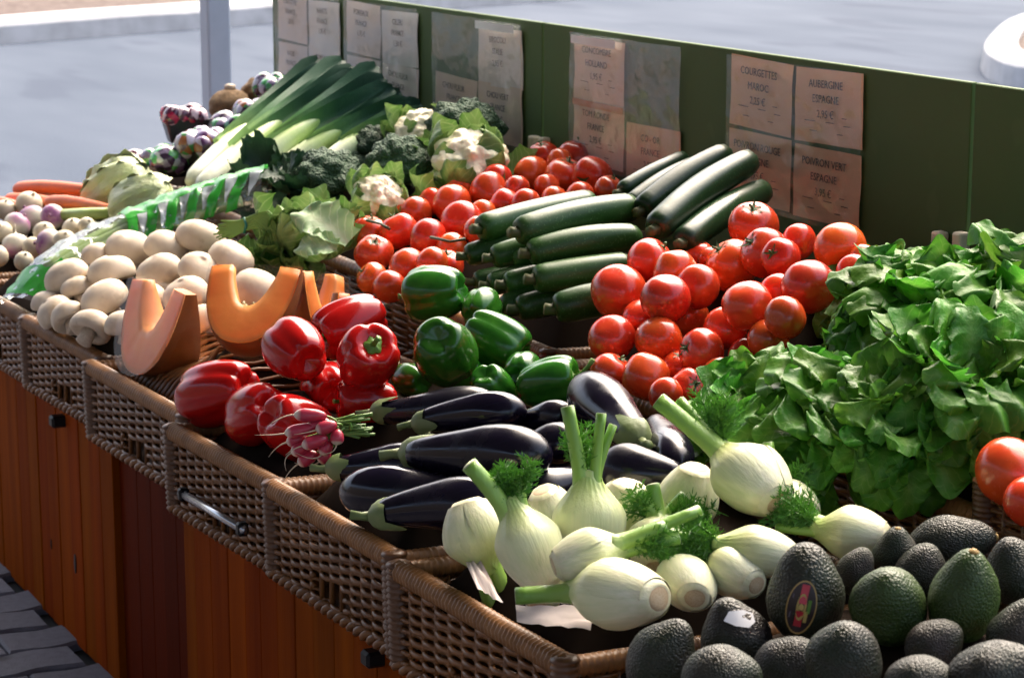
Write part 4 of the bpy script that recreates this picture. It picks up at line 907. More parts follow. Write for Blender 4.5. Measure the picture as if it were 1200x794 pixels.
# ================================================================ leaves and heads
def leaf_mesh(seed, L, W, ruf, curl, m, cup=.25, lob=0, nu=14, nv=14, frill=5, tipw=.78, rnd_=.0):
    r = random.Random(seed); p1, p2 = r.uniform(0, 6), r.uniform(0, 6)
    def fn(u, v):
        x = (v-.5)*2; w = W*.5*(math.sin(math.pi*(u*tipw+.14))**.8)*(1+lob*math.sin(u*17+p1))
        e = abs(x)**2
        out = Vector((x*w, 0, 0)); ang = curl*u*u; ln = L*u
        y = ln*math.cos(ang*.5); z = ln*math.sin(ang*.5)*-1
        rf = ruf*(e*.8+.2*u**3)*(math.sin(frill*2*math.pi*u+p1+x*1.5)+.6*math.sin(frill*3.3*math.pi*u*1.1+p2-x*2)+.5*math.sin(7*x+p2)*u**3)
        z2 = cup*W*(x*x)*(1-.4*u)+rf
        tip = 1+.05*math.sin(5*x+p2)*u-rnd_*x*x*u*u
        return Vector((out.x*(1-cup*.3*abs(x))+.3*rf*x, y*tip+.35*rf*u, z+z2)), min(1, abs(x)*.75+.35*u*u+.05*math.sin(30*u+9*x*x))
    b = MB().sheet(nu, nv, fn); b.extra = dict(lu=[i/nu for i in range(nu+1) for j in range(nv+1)], lx=[(j/nv-.5)*2 for i in range(nu+1) for j in range(nv+1)])
    return b.mesh('leaf', m)
LET = [leaf_mesh(i, 1, r_*1.15, .07, c_, m_lett, cu, .03, 20, 22, 3.2+.5*(i % 3), .60, .30) for i, (r_, c_, cu) in enumerate(((.72, .5, .25), (.8, .8, .2), (.66, 1.1, .3), (.78, .2, .35), (.7, 1.4, .15), (.85, .7, .28), (.6, .9, .3)))]
CLF = [leaf_mesh(40+i, 1, r_, .02, c_, m_cleaf, cu, .02, 12, 12, 4, .64, .25) for i, (r_, c_, cu) in enumerate(((.55, -.9, .35), (.6, -.5, .4), (.5, -1.2, .3)))]
DLF = [leaf_mesh(60+i, 1, .8, .05, c_, m_dark_leaf, .25, .06, 12, 12) for i, c_ in enumerate((.5, -.4, 1.0))]
PLF = leaf_mesh(80, 1, .8, .06, .9, m_pale_leaf, .22, .03, 18, 16, 3, .62, .25)
def leaf_place(e, me, base, out, up, L, name='leaf', wscale=1.0):
    """leaf grows from base towards `out`, its face towards `up`"""
    y = out.normalized(); z = (up-y*up.dot(y)).normalized(); x = y.cross(z)
    M_ = Matrix((x, y, z)).transposed().to_4x4(); M_ = Matrix.Translation(base) @ M_ @ Matrix.Diagonal((L*wscale, L, L, 1)); return link(name, me, e, M_)
def lettuce(px, py, dz, R, axis, n, label, seed, spread=100):
    c = at(px, py, dz); ax = idir(*axis); e = empty('lettuce', c); tag(e, label, 'lettuce', 'green lettuces heaped in the corner'); r = random.Random(seed)
    a0 = ax.orthogonal().normalized(); spot(c, R*.7); n = int(n*1.35)
    for i in range(n):
        f = (i+.5)/n; th = i*2.39996+r.uniform(-.3, .3); po = RAD(8+spread*f**.75); rd = Quaternion(ax, th) @ a0
        dr = (ax*math.cos(po)+rd*math.sin(po)).normalized(); out = (dr+rd*.10+Vector((r.uniform(-.15, .15), r.uniform(-.15, .15), r.uniform(-.15, .15)))).normalized()
        L = R*(.80+.25*f)*r.uniform(.8, 1.15); face = (ax*.9-rd*.55+Vector((r.uniform(-.4, .4), r.uniform(-.4, .4), r.uniform(-.3, .4)))).normalized()
        leaf_place(e, r.choice(LET), dr*(R*.34)-ax*(R*.25*(1-f)), out, face, L*.82, wscale=r.uniform(.75, 1.05))
    return e
lettuce(1085, 372, .08, .135, (-.1, .85, .5), 46, 'largest lettuce head, rising at the back above the tomatoes', 1)
lettuce(1180, 362, .07, .14, (.1, .9, .45), 46, 'lettuce head at the photo edge against the bare green panel', 2)
lettuce(893, 482, .05, .095, (-.3, .75, .6), 38, 'small frilly lettuce between the tomatoes and the big fennel', 3)
lettuce(985, 492, .06, .115, (0, .75, .65), 42, 'lettuce head in the middle of the front lettuces', 4)
lettuce(1128, 455, .085, .125, (.1, .7, .7), 44, 'drooping lettuce head in front, above the lying avocado', 5)
lettuce(1020, 350, .035, .10, (-.4, .85, .3), 32, 'lettuce tuft touching the round tomatoes at the back', 6)
lettuce(1205, 450, .06, .12, (.2, .7, .7), 32, 'lettuce head cut by the photo edge above the large tomato', 7)
lettuce(1052, 505, .06, .09, (.1, .6, .8), 26, 'low lettuce tuft between the front lettuces and the drooping head', 8)

def lump_mesh(seed, amp, freq, m, name, squash=.62, n=44, k=26, amp2=.0, freq2=9):
    """a dome of rounded florets"""
    prof = []
    for i in range(k+1):
        a = math.pi*.72*i/k; prof.append((max(.5*math.sin(a), .002), .5*squash*math.cos(a)*(1 if a < math.pi/2 else .6)))
    b = MB().lathe(prof, n); vs = []
    for v in b.v:
        p = Vector(v); d1 = mnoise.voronoi(p*freq+Vector((seed, seed*2, 0)))[0][0]; d2 = mnoise.voronoi(p*freq2+Vector((seed, 0, 3)))[0][0]
        q = p.normalized() if p.length > 1e-5 else ZZ; vs.append(tuple(p+q*(amp*(.45-d1)+amp2*(.4-d2))))
    b.v = vs; return b.mesh(name, m)
BRO = [lump_mesh(i, .16, 4.2, m_broc, 'florets', .72, 60, 34, .05, 13) for i in range(3)]
CUR = [lump_mesh(10+i, .13, 4.6, m_curd, 'curd', .66, 60, 34, .06, 11) for i in range(2)]
BST = MB().lathe([(.004, -.55), (.13, -.54), (.15, -.3), (.2, -.1), (.28, .08), (.004, .1)], 14).mesh('stalk', m_bstalk)
def broccoli(px, py, d, dz, axis, label, k):
    t = t_at(px, py, dz); s = d*t; p = pt(px, py, t); o = link('broccoli', BRO[k % 3], None, frame(p, idir(*axis), k*1.3, s)); tag(o, label, 'broccoli', 'dark broccoli heads'); link('stalk', BST, o); spot(p, s*.3)
broccoli(470, 190, 80, .085, (0, .8, .6), 'round dark broccoli head between two cauliflowers', 0)
broccoli(382, 208, 88, .06, (-.1, .85, .4), 'wide dark broccoli lying beside the leek shanks', 1)
broccoli(547, 150, 90, .085, (.1, .9, .35), 'almost black broccoli head under the cloudy price sleeve', 2)
broccoli(437, 168, 56, .06, (0, .85, .4), 'broccoli head in the shade of the leek leaves', 3)
broccoli(410, 196, 50, .03, (0, .85, .5), 'small broccoli filling the gap beside the round one', 4)
def cauli(px, py, d, dz, axis, label, k, lf):
    t = t_at(px, py, dz); s = d*t; p = pt(px, py, t); ax = idir(*axis); e = empty('cauliflower', p); tag(e, label, 'cauliflower', 'cream cauliflowers'); link('curd', CUR[k % 2], e, frame(Vector(), ax, k*2., s)); spot(p, s*.35)
    r = random.Random(k+50); a0 = ax.orthogonal().normalized()
    for i in range(lf):
        rd = Quaternion(ax, i*6.283/lf+r.uniform(-.25, .25)) @ a0; L = s*r.uniform(.55, .8)
        leaf_place(e, r.choice(CLF), rd*(s*.36)-ax*(s*.32), (ax*.75+rd*r.uniform(.25, .7)).normalized(), (-rd*.8+ax*.3), L, wscale=1.25)
    for i in range(lf-4):
        rd = Quaternion(ax, i*6.283/(lf-4)+r.uniform(-.25, .25)) @ a0; L = s*r.uniform(.6, .85)
        leaf_place(e, r.choice(CLF), rd*(s*.30)-ax*(s*.42), (ax*.35+rd).normalized(), (-rd*.4+ax*.8), L, wscale=1.2)
cauli(446, 231, 66, .065, (.3, .65, .7), 'small cauliflower nearest the loose pale leaf', 0, 9)
cauli(550, 188, 92, .07, (-.05, .8, .6), 'large cauliflower directly above the vine tomatoes', 1, 9)
cauli(496, 152, 66, .075, (-.1, .8, .5), 'cauliflower at the back beside the almost black broccoli', 2, 8)
# dark crinkled leaves and the trimmed cabbage
def leaf_heap(px, py, dz, R, axis, n, meshes, name, label, cat, seed, spread=85, extra=None):
    c = at(px, py, dz); ax = idir(*axis); e = empty(name, c); tag(e, label, cat); r = random.Random(seed); a0 = ax.orthogonal().normalized(); spot(c, R*.5)
    for i in range(n):
        f = (i+.5)/n; rd = Quaternion(ax, i*2.39996) @ a0; po = RAD(10+spread*f); dr = ax*math.cos(po)+rd*math.sin(po)
        leaf_place(e, r.choice(meshes), dr*(R*.1)-ax*(R*.4*(1-f)), (dr+Vector((r.uniform(-.2, .2),)*3)).normalized(), (ax-rd*.5+Vector((r.uniform(-.4, .4), r.uniform(-.4, .4), .2))).normalized(), R*r.uniform(.8, 1.15))
    return e
leaf_heap(318, 214, .045, .105, (-.3, .8, .4), 18, DLF, 'kale', 'dark crinkled kale leaves behind the green printed bag', 'kale', 3)
leaf_heap(352, 222, .05, .085, (.1, .8, .5), 14, DLF, 'kale', 'smaller dark kale tuft beneath the wide broccoli', 'kale', 4)
cab = leaf_heap(352, 290, .035, .115, (-.1, .5, .75), 40, CLF, 'cabbage', 'trimmed green cabbage with a big pale outer leaf', 'cabbage', 8, 105)
q0 = at(408, 284, .06)-cab.location; leaf_place(cab, PLF, q0, idir(-.75, .7, .15), idir(.3, .5, .9), .115, 'outer_leaf')['label'] = 'pale upturned outer leaf with a thick cut rib'
q0 = at(395, 292, .06)-cab.location; leaf_place(cab, PLF, q0, idir(-.9, .25, .25), idir(.1, .6, .8), .075, 'outer_leaf')

# ================================================================ leeks
def leek(path, d, tips, label, seed):
    """path: shank points (px, py, dz); tips: (px, py, x) leaf ends leaning towards the panel"""
    P = [at(*q) for q in path]; TA = sum((atx(*q) for q in tips), Vector())/len(tips); P[1] = P[0].lerp(TA, .28)+ZZ*.012; P[2] = P[0].lerp(TA, .62)+ZZ*.010; o_ = P[0].copy(); e = empty('leek', o_); tag(e, label, 'leek', 'leeks lying against the back panel'); r = random.Random(seed)
    t0 = t_at(*path[0]); R = d*t0/2; pts = bez(P[0], P[1], P[2], 12); spot(P[1], R); spot(P[0], R)
    MB().tube([p-o_ for p in pts], [R*.5, R*.95]+[R*(1+.02*i) for i in range(5)]+[R*1.05, R*1.0, R*.9, R*.7, R*.45, R*.15], 16, flat=.95).obj('shank', m_leek, e)
    st = P[2]; dirn = (P[2]-P[1]).normalized(); side = dirn.cross(ZZ).normalized()
    for k, (px, py, x) in enumerate(tips):
        T = atx(px, py, x); L = (T-st).length; a0 = pts[5+k % 3]; mid = st.lerp(T, .45)+ZZ*(.010*r.uniform(-.3, 1.2))+dirn*.01; W = R*r.uniform(1.8, 2.4)
        wv = (T-st).cross(FW).normalized(); nrm_ = wv.cross((T-st).normalized())
        cv = bez(a0, mid, T, 12)
        MB().sheet(12, 6, lambda u, v: (cv[min(12, int(round(u*12)))]-o_+wv*(W*(v-.5)*(1.1-.1*u)*(1 if u < .85 else 1-(u-.85)*4.5))+nrm_*(-W*.55*abs(v-.5)*(1-.5*u)+.0015*k*u+.004*math.sin(u*9+k+v*3)), u)).obj('leaf', m_leekleaf, e)
leek([(222, 214, .045), (270, 175, .085), (322, 138, .12)], 24, [(372, 70, 2.06), (352, 95, 2.04), (386, 76, 2.02), (345, 118, 2.0)], 'leek nearest the celeriac, its leaf tips highest', 1)
leek([(232, 224, .055), (300, 180, .10), (352, 148, .13)], 28, [(400, 72, 2.06), (412, 78, 2.04), (392, 96, 2.02), (428, 84, 2.04)], 'leek with a pale streaked shank in the middle of the leeks', 2)
leek([(275, 214, .05), (330, 178, .10), (385, 150, .13)], 30, [(440, 78, 2.06), (450, 92, 2.04), (430, 102, 2.0), (462, 104, 2.04)], 'thick dark leaved leek beside the broccoli', 3)
leek([(318, 208, .04), (365, 180, .09), (410, 158, .115)], 26, [(468, 108, 2.06), (480, 118, 2.04), (455, 122, 2.02)], 'leek with drooping dark leaves above the broccoli', 4)
leek([(375, 196, .05), (415, 172, .08), (448, 156, .10)], 24, [(492, 122, 2.07), (482, 134, 2.05), (500, 136, 2.05)], 'short leek end lying next to the round cauliflower', 5)

# ================================================================ celery in a printed bag
m_bag = film('bag_film', (.96, 1, .97), .14, .1, .06, (34, 1.0))
m_bag_green = mat('bag_green_print', (.05, .42, .05), .22, nscale=20, namt=.3, ncol=(.10, .55, .09), bump=(30, .5), coat=.4, transl=.3)
m_bag_white = mat('bag_white_print', (.62, .66, .68), .25, nscale=20, namt=.2, bump=(30, .5), coat=.4, transl=.25)
B0, B1, B2 = at(22, 350, .02), at(140, 262, .065), at(312, 222, .075); bo = B0.copy()
bag = empty('celery_bag', bo); tag(bag, 'clear celery bag with green and white zigzag print behind the mushrooms', 'bag')
cv = bez(B0, B1, B2, 24); rb = random.Random(2)
tb = t_at(150, 262, .06)
for k in range(7):
    a_ = -1.2+2.4*k/6; rr_ = .038; sd = Vector((.2, -.98, 0)); 
    pts = [p-bo+(sd*math.sin(a_)*rr_*1.25+ZZ*(math.cos(a_)*rr_*.9-.012)) for p in cv[3:22]]
    MB().tube(pts, [.013]*19, 10, flat=.8, ring=lambda th, t: 1+.06*math.cos(7*th)).obj('celery_stalk', m_celery, bag)
for p in cv[4::6]: spot(p-ZZ*.02, .03)
RB = .056
def bagpt(u, a_, rad):
    f = u*24; i = min(23, int(f)); p = cv[i].lerp(cv[i+1], f-i)
    tg = (cv[i+1]-cv[i]).normalized(); sd = tg.cross(ZZ).normalized(); w = rad*(1+.16*mnoise.noise(Vector((u*18, a_*3, 1)))+.08*mnoise.noise(Vector((u*50, a_*6, 2))))*(.75+.25*min(1, u*5))
    return p-bo+sd*(math.sin(a_)*w*1.2)+ZZ*(math.cos(a_)*w*(1 if u > .12 else .3+.7*u/.12)-.010+.003*mnoise.noise(Vector((u*30, a_*4, 4))))
MB().sheet(48, 16, lambda u, v: bagpt(u, -1.9+3.8*v, RB)).obj('bag_film', m_bag, bag)
nb = 6
for k in range(nb):
    u0, u1 = .46+.54*k/nb, .46+.54*(k+1)/nb; um = (u0+u1)/2
    MB().sheet(5, 6, lambda u, v: bagpt(u0+(u1-u0)*u, -.45+(.95+.05*math.sin(u*9))*v, RB*1.035)).obj('printed_patch', m_bag_green, bag)
    MB().sheet(4, 6, lambda u, v: bagpt(u0+(um-u0)*u-.045*v, .48+1.2*v, RB*1.03)).obj('printed_patch', m_bag_green, bag)
    MB().sheet(4, 6, lambda u, v: bagpt(um+(u1-um)*(u*(1-.85*v)+.4*v)-.02*v, .48+.85*v, RB*1.03)).obj('printed_patch', m_bag_white, bag)
MB().sheet(6, 10, lambda u, v: bagpt(.015+.09*u, -.9+1.9*v, RB*1.03)).obj('printed_patch', m_bag_green, bag)
MB().sheet(6, 4, lambda u, v: bagpt(.03+.12*u, .5+.5*v, RB*1.03)).obj('printed_patch', m_bag_green, bag)

# ================================================================ pale cabbages, carrots, celery ends
m_pcab = mat('chinese_cabbage', (.62, .66, .38), .4, nscale=7, namt=.6, ncol=(.42, .53, .18), bump=(26, .6), stretch=(1, 1, .5), sss=.15, coat=.15)
def pale_cabbage(px, py, d, dz, axis, label, k):
    t = t_at(px, py, dz); s = d*t; p = pt(px, py, t); e = empty('pale_cabbage', mw=frame(p, idir(*axis), k, s)); tag(e, label, 'cabbage', 'pale wrapped cabbages'); spot(p, s*.42)
    for j in range(7):
        sc_ = 1-.035*j; rot = j*2.4
        def fn(u, v):
            x = (u-.5)*2; th = x*1.45+rot; a = math.pi*(.05+.92*v); fl = .07*x**6+.05*v**8
            r_ = .45*sc_*math.sin(a)**.75*(1+.035*math.cos(13*x)*math.sin(a)+.05*math.exp(-(x/.10)**2))*(1+.04*mnoise.noise(Vector((u*7, v*7, j))))+fl*(1+.6*math.sin(v*26+x*5)); z = -.62*math.cos(a)*sc_
            return Vector((r_*math.cos(th), r_*math.sin(th), z)), v
        MB().sheet(22, 18, fn).obj('leaf', m_pcab, e)
    MB().lathe([(max(.004, .36*math.sin(math.pi*i/16)**.8), -.58*math.cos(math.pi*i/16)) for i in range(17)], 20).obj('heart', m_pcab, e)
pale_cabbage(136, 222, 74, .035, (.75, .55, .35), 'pale round headed cabbage beside the carrots', 0)
pale_cabbage(166, 236, 68, .045, (.8, .35, .4), 'pale cabbage half tucked behind the celery bag', 2)
def carrot(p0, p1, d, label):
    A, B = at(*p0), at(*p1); L = (B-A).length; ax = (B-A)/L; R = d*t_at(*p0)/2
    o = MB().tube([ax*(L*x)+Vector((0, 0, .004*math.sin(x*5))) for x in (0, .015, .05, .12, .3, .5, .7, .9, .99, 1)], [R*.35, R*.7, R*.92, R, R, R*.96, R*.9, R*.7, R*.4, R*.1], 14).obj('carrot', m_carrot); o.location = A
    MB().tube([ax*.002, -ax*.004], R*.32, 8).obj('crown', m_zstem, o); tag(o, label, 'carrot', 'carrots behind the turnips'); spot(A.lerp(B, .5), R)
carrot((18, 222, .035), (125, 222, .03), 18, 'longest carrot lying on top of the others')
carrot((55, 237, .035), (135, 243, .03), 16, 'shorter carrot in front, just behind the purple turnip')
carrot((8, 234, .02), (90, 240, .015), 16, 'carrot showing its tip under the longest one')
carrot((-14, 238, .025), (40, 246, .015), 16, 'carrot at the photo edge beside the turnips')
carrot((60, 230, .01), (140, 232, .01), 16, 'carrot mostly hidden beneath the longest one')
A, B = at(70, 252, .03), at(128, 250, .03)
o = MB().tube([Vector(), (B-A)*.5, B-A], [.012, .013, .012], 12, ring=lambda th, t: 1+.05*math.cos(6*th)).obj('celery_stalk', m_celery); o.location = A; tag(o, 'green celery stalk end between the carrots and the pale cabbage', 'celery')

# ================================================================ celeriac, dark root, wrapped packs
def lumpy(px, py, d, dz, m, name, label, cat, sq=.9, amp=.06, axis=(0, 1, .2)):
    t = t_at(px, py, dz); s = d*t; prof = [(max(.004, .5*math.sin(math.pi*i/22)), -.5*sq*math.cos(math.pi*i/22)) for i in range(23)]
    b = MB().lathe(prof, 34); b.v = [tuple(Vector(v)*(1+amp*mnoise.noise(Vector(v)*5)+amp*.8*mnoise.noise(Vector(v)*13))) for v in b.v]
    o = b.obj(name, m); o.matrix_basis = frame(pt(px, py, t), idir(*axis), 1, s); tag(o, label, cat); spot(pt(px, py, t), s*.45); return o
cel = lumpy(270, 126, 50, .05, m_celeriac, 'celeriac', 'rough brown celeriac ball beside the post', 'celeriac')
MB().lathe([(.005, .40), (.14, .42), (.13, .52), (.06, .55), (.005, .56)], 10).obj('leaf_scar', m_root, cel)
lumpy(302, 110, 36, .06, m_celeriac, 'celeriac', 'small dark root behind the celeriac, under the sleeve', 'celeriac', 1.3, .12, (.8, .6, 0))
def pack_mat(name, cs, scale):
    m = bpy.data.materials.new(name); m.use_nodes = True; N = m.node_tree.nodes; L = m.node_tree.links; b = N['Principled BSDF']; b.inputs['Roughness'].default_value = .22; b.inputs['Coat Weight'].default_value = .5
    tc = N.new('ShaderNodeTexCoord'); vo = N.new('ShaderNodeTexVoronoi'); vo.inputs['Scale'].default_value = scale; L.new(tc.outputs['Object'], vo.inputs['Vector'])
    cr = N.new('ShaderNodeValToRGB'); cr.color_ramp.interpolation = 'CONSTANT'; sp = N.new('ShaderNodeSeparateColor'); L.new(vo.outputs['Color'], sp.inputs[0]); L.new(sp.outputs[0], cr.inputs[0])
    el = cr.color_ramp.elements
    while len(el) < len(cs): el.new(.5)
    for i, c in enumerate(cs): el[i].position = i/len(cs); el[i].color = (*c, 1)
    L.new(cr.outputs[0], b.inputs['Base Color']); nz = N.new('ShaderNodeTexNoise'); nz.inputs['Scale'].default_value = 60; bp = N.new('ShaderNodeBump'); bp.inputs['Strength'].default_value = .6; bp.inputs['Distance'].default_value = .004; L.new(tc.outputs['Object'], nz.inputs[0]); L.new(nz.outputs[0], bp.inputs['Height']); L.new(bp.outputs[0], b.inputs['Normal']); return m
m_pk1 = pack_mat('green_white_print', [(.05, .02, .05), (.06, .30, .09), (.45, .46, .52), (.10, .05, .12), (.10, .36, .10), (.20, .16, .26), (.04, .02, .05)], 60)
m_pk2 = pack_mat('red_white_print', [(.40, .01, .05), (.55, .42, .48), (.06, .01, .03), (.45, .03, .09), (.10, .02, .05), (.32, .01, .04)], 55)
m_pk3 = pack_mat('purple_white_print', [(.05, .02, .05), (.45, .40, .52), (.09, .03, .10), (.16, .10, .22), (.28, .10, .04), (.06, .24, .08)], 55)
def pack(px, py, w, h, dz, m, label, n, seed, tall=.045, spread=1.0):
    t = t_at(px, py, dz); p = pt(px, py, t); e = empty('wrapped_pack', mw=Matrix.Translation(p) @ Matrix.Rotation(-AZ+seed*.3, 4, 'Z')); tag(e, label, 'pack', 'wrapped packs at the far end'); r = random.Random(seed)
    W, D = w*t/2, w*t*.38; vs = []; fs = []
    for (k, z) in ((.74, -tall), (1, 0), (1.05, .002), (1.0, -.002), (.72, -tall+.004)):
        vs += [Vector((W*k*sx, D*k*sy, z)) for sx, sy in ((-1, -.9), (-.9, -1), (.9, -1), (1, -.9), (1, .9), (.9, 1), (-.9, 1), (-1, .9))]
    for i in range(4):
        for j in range(8): a_ = i*8+j; b2 = i*8+(j+1) % 8; fs.append((a_, b2, b2+8, a_+8))
    fs += [tuple(range(7, -1, -1)), tuple(32+j for j in range(8))]; MB().add(vs, fs).obj('tray', m_tray, e, smooth=False); spot(p, .03)
    R = h*t*.72
    for i in range(n):
        x = W*spread*.8*(-1+2*((i % 4)+.5)/4)+r.uniform(-.006, .006); y = D*.55*(-1+2*(i//4)/max(1, (n-1)//4)); rr2 = R*r.uniform(.8, 1.15)
        prof = [(max(.003, math.sin(math.pi*k/10)), -math.cos(math.pi*k/10)) for k in range(11)]
        o = MB().lathe([(q*rr2, z*rr2*.85) for q, z in prof], 14, lambda th, t_, q, z: (q*(1+.05*math.sin(3*th+i)), z)).obj('wrapped_piece', m, e); o.location = (x, y, rr2*.4); o.rotation_euler = (r.uniform(0, 3), r.uniform(0, 3), r.uniform(0, 3))
    return e
pack(217, 140, 52, 17, .10, m_pk2, 'dark tray topped with red and white wrapping, perched on the packs', 8, 1, .05, .9)
pack(205, 192, 72, 24, .03, m_pk1, 'low black tray of green and white wrapped pieces beside the pale cabbage', 8, 2, .025)
pack(172, 196, 46, 20, .02, m_pk2, 'small pack with red and dark print at the end of the trays', 6, 3, .02)
pack(238, 176, 50, 24, .05, m_pk3, 'pack with purple and white wrapping below the red topped tray', 8, 4, .025)
pack(272, 156, 50, 24, .05, m_pk1, 'pack with green and white wrapping below the celeriac', 8, 5, .025)
pack(298, 138, 46, 22, .06, m_pk3, 'pack with purple and white wrapping beside the leek shank', 8, 6, .025)
pack(322, 108, 40, 22, .08, m_pk1, 'pack of green and white wrapped pieces against the end panel', 8, 7, .03)

# ================================================================ herb bunch
hb = at(290, 268, .10); e = empty('herb_bunch', hb); tag(e, 'tied bunch of thin green herb stems between mushrooms and cabbage', 'herbs'); r = random.Random(6); b = MB()
T_ = at(286, 264, .105)-hb; t = t_at(290, 268, .10)
for i in range(44):
    s0 = T_+(RT*r.uniform(-3, 3)+UP*r.uniform(-6, 6))*t; q = r.random()
    a_ = s0+(RT*r.uniform(-34, -16)+UP*r.uniform(-14, 2))*t
    lo = s0+(RT*r.uniform(22, 36)+UP*r.uniform(2, 22))*t-FW*.008; en = s0+(RT*r.uniform(14, 44)+UP*r.uniform(-46, -22))*t
    b.tube(bez(a_, s0, s0.lerp(lo, .4), 4)+bez(s0.lerp(lo, .4), lo+(RT*6+UP*4)*t, en, 6)[1:], .0017, 5)
b.obj('stems', m_rstem, e)['kind'] = 'stuff'
m_band = mat('green_band', (.01, .16, .10), .4); MB().tube([T_+UP*(9*t), T_+RT*(3*t)-FW*.008, T_-UP*(9*t)], .0026, 6).obj('band', m_band, e)
for k in range(3): frond(T_+(RT*(10+14*k)-UP*26)*t, idir(.1, -1, .2), .06, k, 10).obj('leaves', m_frond, e)['kind'] = 'stuff'
spot(hb, .02)

# ================================================================ radishes
rb_ = at(368, 512, .065); e = empty('radish_bunch', rb_); tag(e, 'bunch of pink radishes with white tips resting on the red peppers', 'radishes'); t = t_at(368, 512, .065); r = random.Random(12)
def W2(px, py, tw=0.0): return pt(px, py, t)-FW*tw-rb_
tie = W2(402, 500, .0)
for k, (x0, y0, x1, y1, tw) in enumerate(((346, 485, 384, 487, .02), (335, 507, 372, 500, .018), (356, 521, 386, 512, .03), (372, 503, 396, 496, .028), (378, 532, 388, 515, .02), (396, 520, 397, 502, .026), (342, 530, 366, 520, .012), (350, 543, 372, 530, .01), (360, 500, 388, 494, .012), (336, 518, 360, 512, .004), (374, 541, 386, 528, .005))):
    A, B = W2(x0, y0, tw), W2(x1, y1, tw*.8); L = (B-A).length; ax = (B-A)/L; R = .0095
    b = MB().tube([A+ax*(L*x) for x in (0, .04, .14, .3, .5, .72, .9, 1)], [R*.12, R*.42, R*.8, R*1.0, R*.98, R*.9, R*.62, R*.3], 14); ro = b.obj('radish', m_radish, e)
    tl = A+idir(r.uniform(-1, .1), r.uniform(-1, .2), .2)*r.uniform(.02, .05); MB().tube(bez(A+ax*.002, A-ax*.014, tl, 6), [.0014, .0011, .0009, .0007, .0006, .0004, .0003], 5).obj('root', m_root, ro)
    MB().tube(bez(B-ax*.003, B+ax*.012, tie+Vector((r.uniform(-.006, .006), r.uniform(-.006, .006), r.uniform(-.006, .006))), 6), .0017, 6).obj('leaf_stem', m_rstem, ro)
b = MB()
for i in range(38):
    s0 = tie+(UP*r.uniform(-9, 9)+RT*r.uniform(-12, 4))*t-FW*r.uniform(-.006, .01); b.tube(bez(s0-RT*(12*t), s0, s0+(RT*r.uniform(14, 40)+UP*r.uniform(-8, 8))*t, 5), .0019, 5)
b.obj('leaf_stems', m_rstem, e)['kind'] = 'stuff'
MB().tube([tie+UP*(11*t)+RT*(8*t), tie+RT*(10*t)-FW*.012, tie-UP*(10*t)+RT*(9*t)], .0022, 6).obj('band', m_pstem, e)
spot(rb_+Vector((0, 0, -.02)), .02)

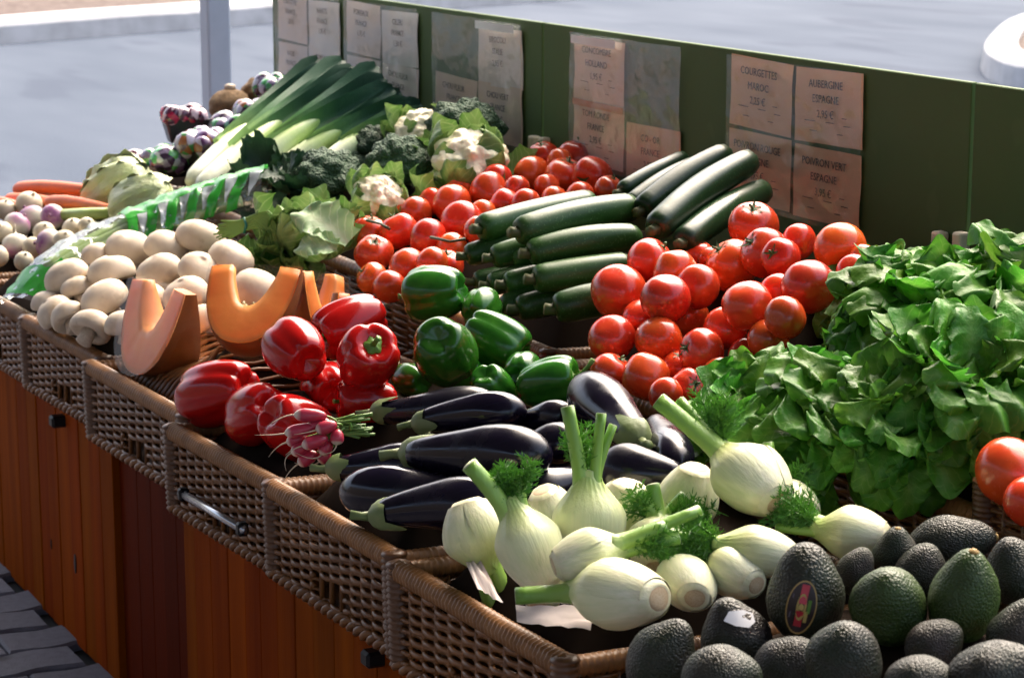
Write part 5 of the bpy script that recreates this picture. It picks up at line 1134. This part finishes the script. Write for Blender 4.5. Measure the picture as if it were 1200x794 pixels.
# ================================================================ pumpkin wedges
def wedge(px, py, wpx, hpx, dz, right, up, label, wrap=True, seeds=False, wide=.30):
    """a crescent slice: rind below, two cut prongs up; right and up are image directions of the slice"""
    t = t_at(px, py, dz); o_ = pt(px, py, t); X = idir(*right); Y = idir(*up); Y = (Y-X*Y.dot(X)).normalized(); Z = X.cross(Y); w, h = wpx*t/2, hpx*t
    M_ = Matrix((X, Y, Z)).transposed().to_4x4(); M_.translation = o_
    e = empty('pumpkin_slice', mw=M_); tag(e, label, 'pumpkin', 'wrapped pumpkin wedges'); n = 26; fl = MB(); sk = MB(); F = []; 
    for i in range(n+1):
        a = -math.pi/2+math.pi*i/n; s_, c_ = math.sin(a), max(0.0, math.cos(a))
        ox, oy = w*math.copysign(abs(s_)**.85, s_), -h*c_**.85+(h*.02 if c_ > .05 else 0); ix, iy = w*(.42+.12*(1-c_)**2)*math.copysign(abs(s_)**.9, s_), -h*.50*c_**.9+.03*h*(c_ < .1)
        th_o = .010+wide*(-oy)*.5; th_i = .010+wide*(-iy)*.5; F.append((ox, oy, th_o, ix, iy, th_i))
    vs = []; fs = []; gs = []
    for i, (ox, oy, to, ix, iy, ti) in enumerate(F):
        nz_ = lambda q: .0016*mnoise.noise(Vector((i*.55+px, q*7, 1)))
        for q in (1, .93, .7, .45, .2, 0): vs.append((ix+(ox-ix)*q, iy+(oy-iy)*q, ti+(to-ti)*q+.0012*math.sin(math.pi*q)+nz_(q))); gs.append(q)
        vs.append((ix*.95, iy-.001, nz_(5))); gs.append(0)
        for q in (0, .2, .45, .7, .93, 1): vs.append((ix+(ox-ix)*q, iy+(oy-iy)*q, -ti-(to-ti)*q-.0012*math.sin(math.pi*q)+nz_(q+3))); gs.append(q)
    for i in range(n):
        for j in range(12): a_ = i*13+j; fs.append((a_, a_+1, a_+14, a_+13))
    fs += [tuple(range(12, -1, -1)), tuple(n*13+j for j in range(13))]; fl.add(vs, fs, gs); fo = fl.obj('flesh', m_flesh, e); fo.data.polygons.foreach_set('use_smooth', [len(q.vertices) == 4 for q in fo.data.polygons])
    vs = []; fs = []
    for i, (ox, oy, to, ix, iy, ti) in enumerate(F):
        d = Vector((ox, oy-.0, 0)); d = d.normalized()
        for k in range(7):
            z = to*(1-2*k/6); bul = (1-(z/to)**2)*to*.14+.0012; vs.append((ox+d.x*bul, oy+d.y*bul, z*1.002))
    for i in range(n):
        for j in range(6): a_ = i*7+j; fs.append((a_, a_+7, a_+8, a_+1))
    sk.add(vs, fs); sk.obj('rind', m_skin, e)
    if seeds:
        sd = MB(); r = random.Random(3)
        for i in range(9): sd.lathe([(.0006, -.006), (.003, -.003), (.004, .001), (.0006, .006)], 8, M=Matrix.Translation((r.uniform(-.012, .012), -h*.50+r.uniform(-.002, .010), r.uniform(-.006, .012))) @ Matrix.Rotation(r.uniform(0, 3), 4, 'X') @ Matrix.Rotation(r.uniform(0, 3), 4, 'Z') @ Matrix.Diagonal((1, .5, 1, 1)))
        sd.obj('seeds', m_seed, e)['kind'] = 'stuff'
    if wrap:
        bm = bmesh.new()
        for (ox, oy, to, ix, iy, ti) in F:
            for z in (to, -to): bm.verts.new((ox*1.05, oy*1.04+.003, z*1.2+math.copysign(.004, z)))
        bmesh.ops.convex_hull(bm, input=bm.verts[:]); me = bpy.data.meshes.new('film'); bm.to_mesh(me); bm.free(); me.materials.append(m_wrapf)
        link('film', me, e)
    spot(o_-Y*(h*.9), .012); spot(o_-Y*(h*.6), .03)
wedge(302, 317, 108, 104, .155, (.96, -.05, .2), (.0, .88, -.42), 'pumpkin slice with a U shaped face turned to the shoppers', True, True, .24)
wedge(192, 336, 128, 104, .125, (.60, -.16, .78), (-.10, .95, -.1), 'pumpkin slice standing alone nearest the basket front', True, False, .5)
wedge(374, 322, 80, 96, .115, (.5, -.05, -.85), (.05, .98, -.05), 'pumpkin slice behind the U shaped one, its dark rind showing', True, False, .34)
wedge(420, 350, 60, 60, .07, (.8, -.2, -.5), (.1, .95, -.1), 'small pumpkin slice behind the red peppers', True, False, .3)
# ================================================================ dark linings added under the produce, to carry it and blacken the gaps
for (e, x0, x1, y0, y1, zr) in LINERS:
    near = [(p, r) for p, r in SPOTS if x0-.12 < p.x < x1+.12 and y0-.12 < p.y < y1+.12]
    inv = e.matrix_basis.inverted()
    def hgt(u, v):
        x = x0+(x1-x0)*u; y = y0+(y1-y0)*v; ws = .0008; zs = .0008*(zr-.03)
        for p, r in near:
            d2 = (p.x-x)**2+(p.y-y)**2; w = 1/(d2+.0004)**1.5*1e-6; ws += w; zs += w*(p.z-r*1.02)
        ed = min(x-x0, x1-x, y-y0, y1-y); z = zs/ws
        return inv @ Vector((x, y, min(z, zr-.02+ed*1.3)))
    MB().sheet(22, 22, hgt).obj('lining', m_gap_shade, e)
    if 'pumpkin' in e['label']:
        wb = MB()
        for k in range(42): wb.tube([hgt(.02+.96*i/16, (k+.5)/42)+Vector((0, 0, .004+.0025*math.sin(i*1.6+math.pi*k))) for i in range(17)], .0032, 5)
        wb.obj('woven_base', m_cane, e)['kind'] = 'stuff'
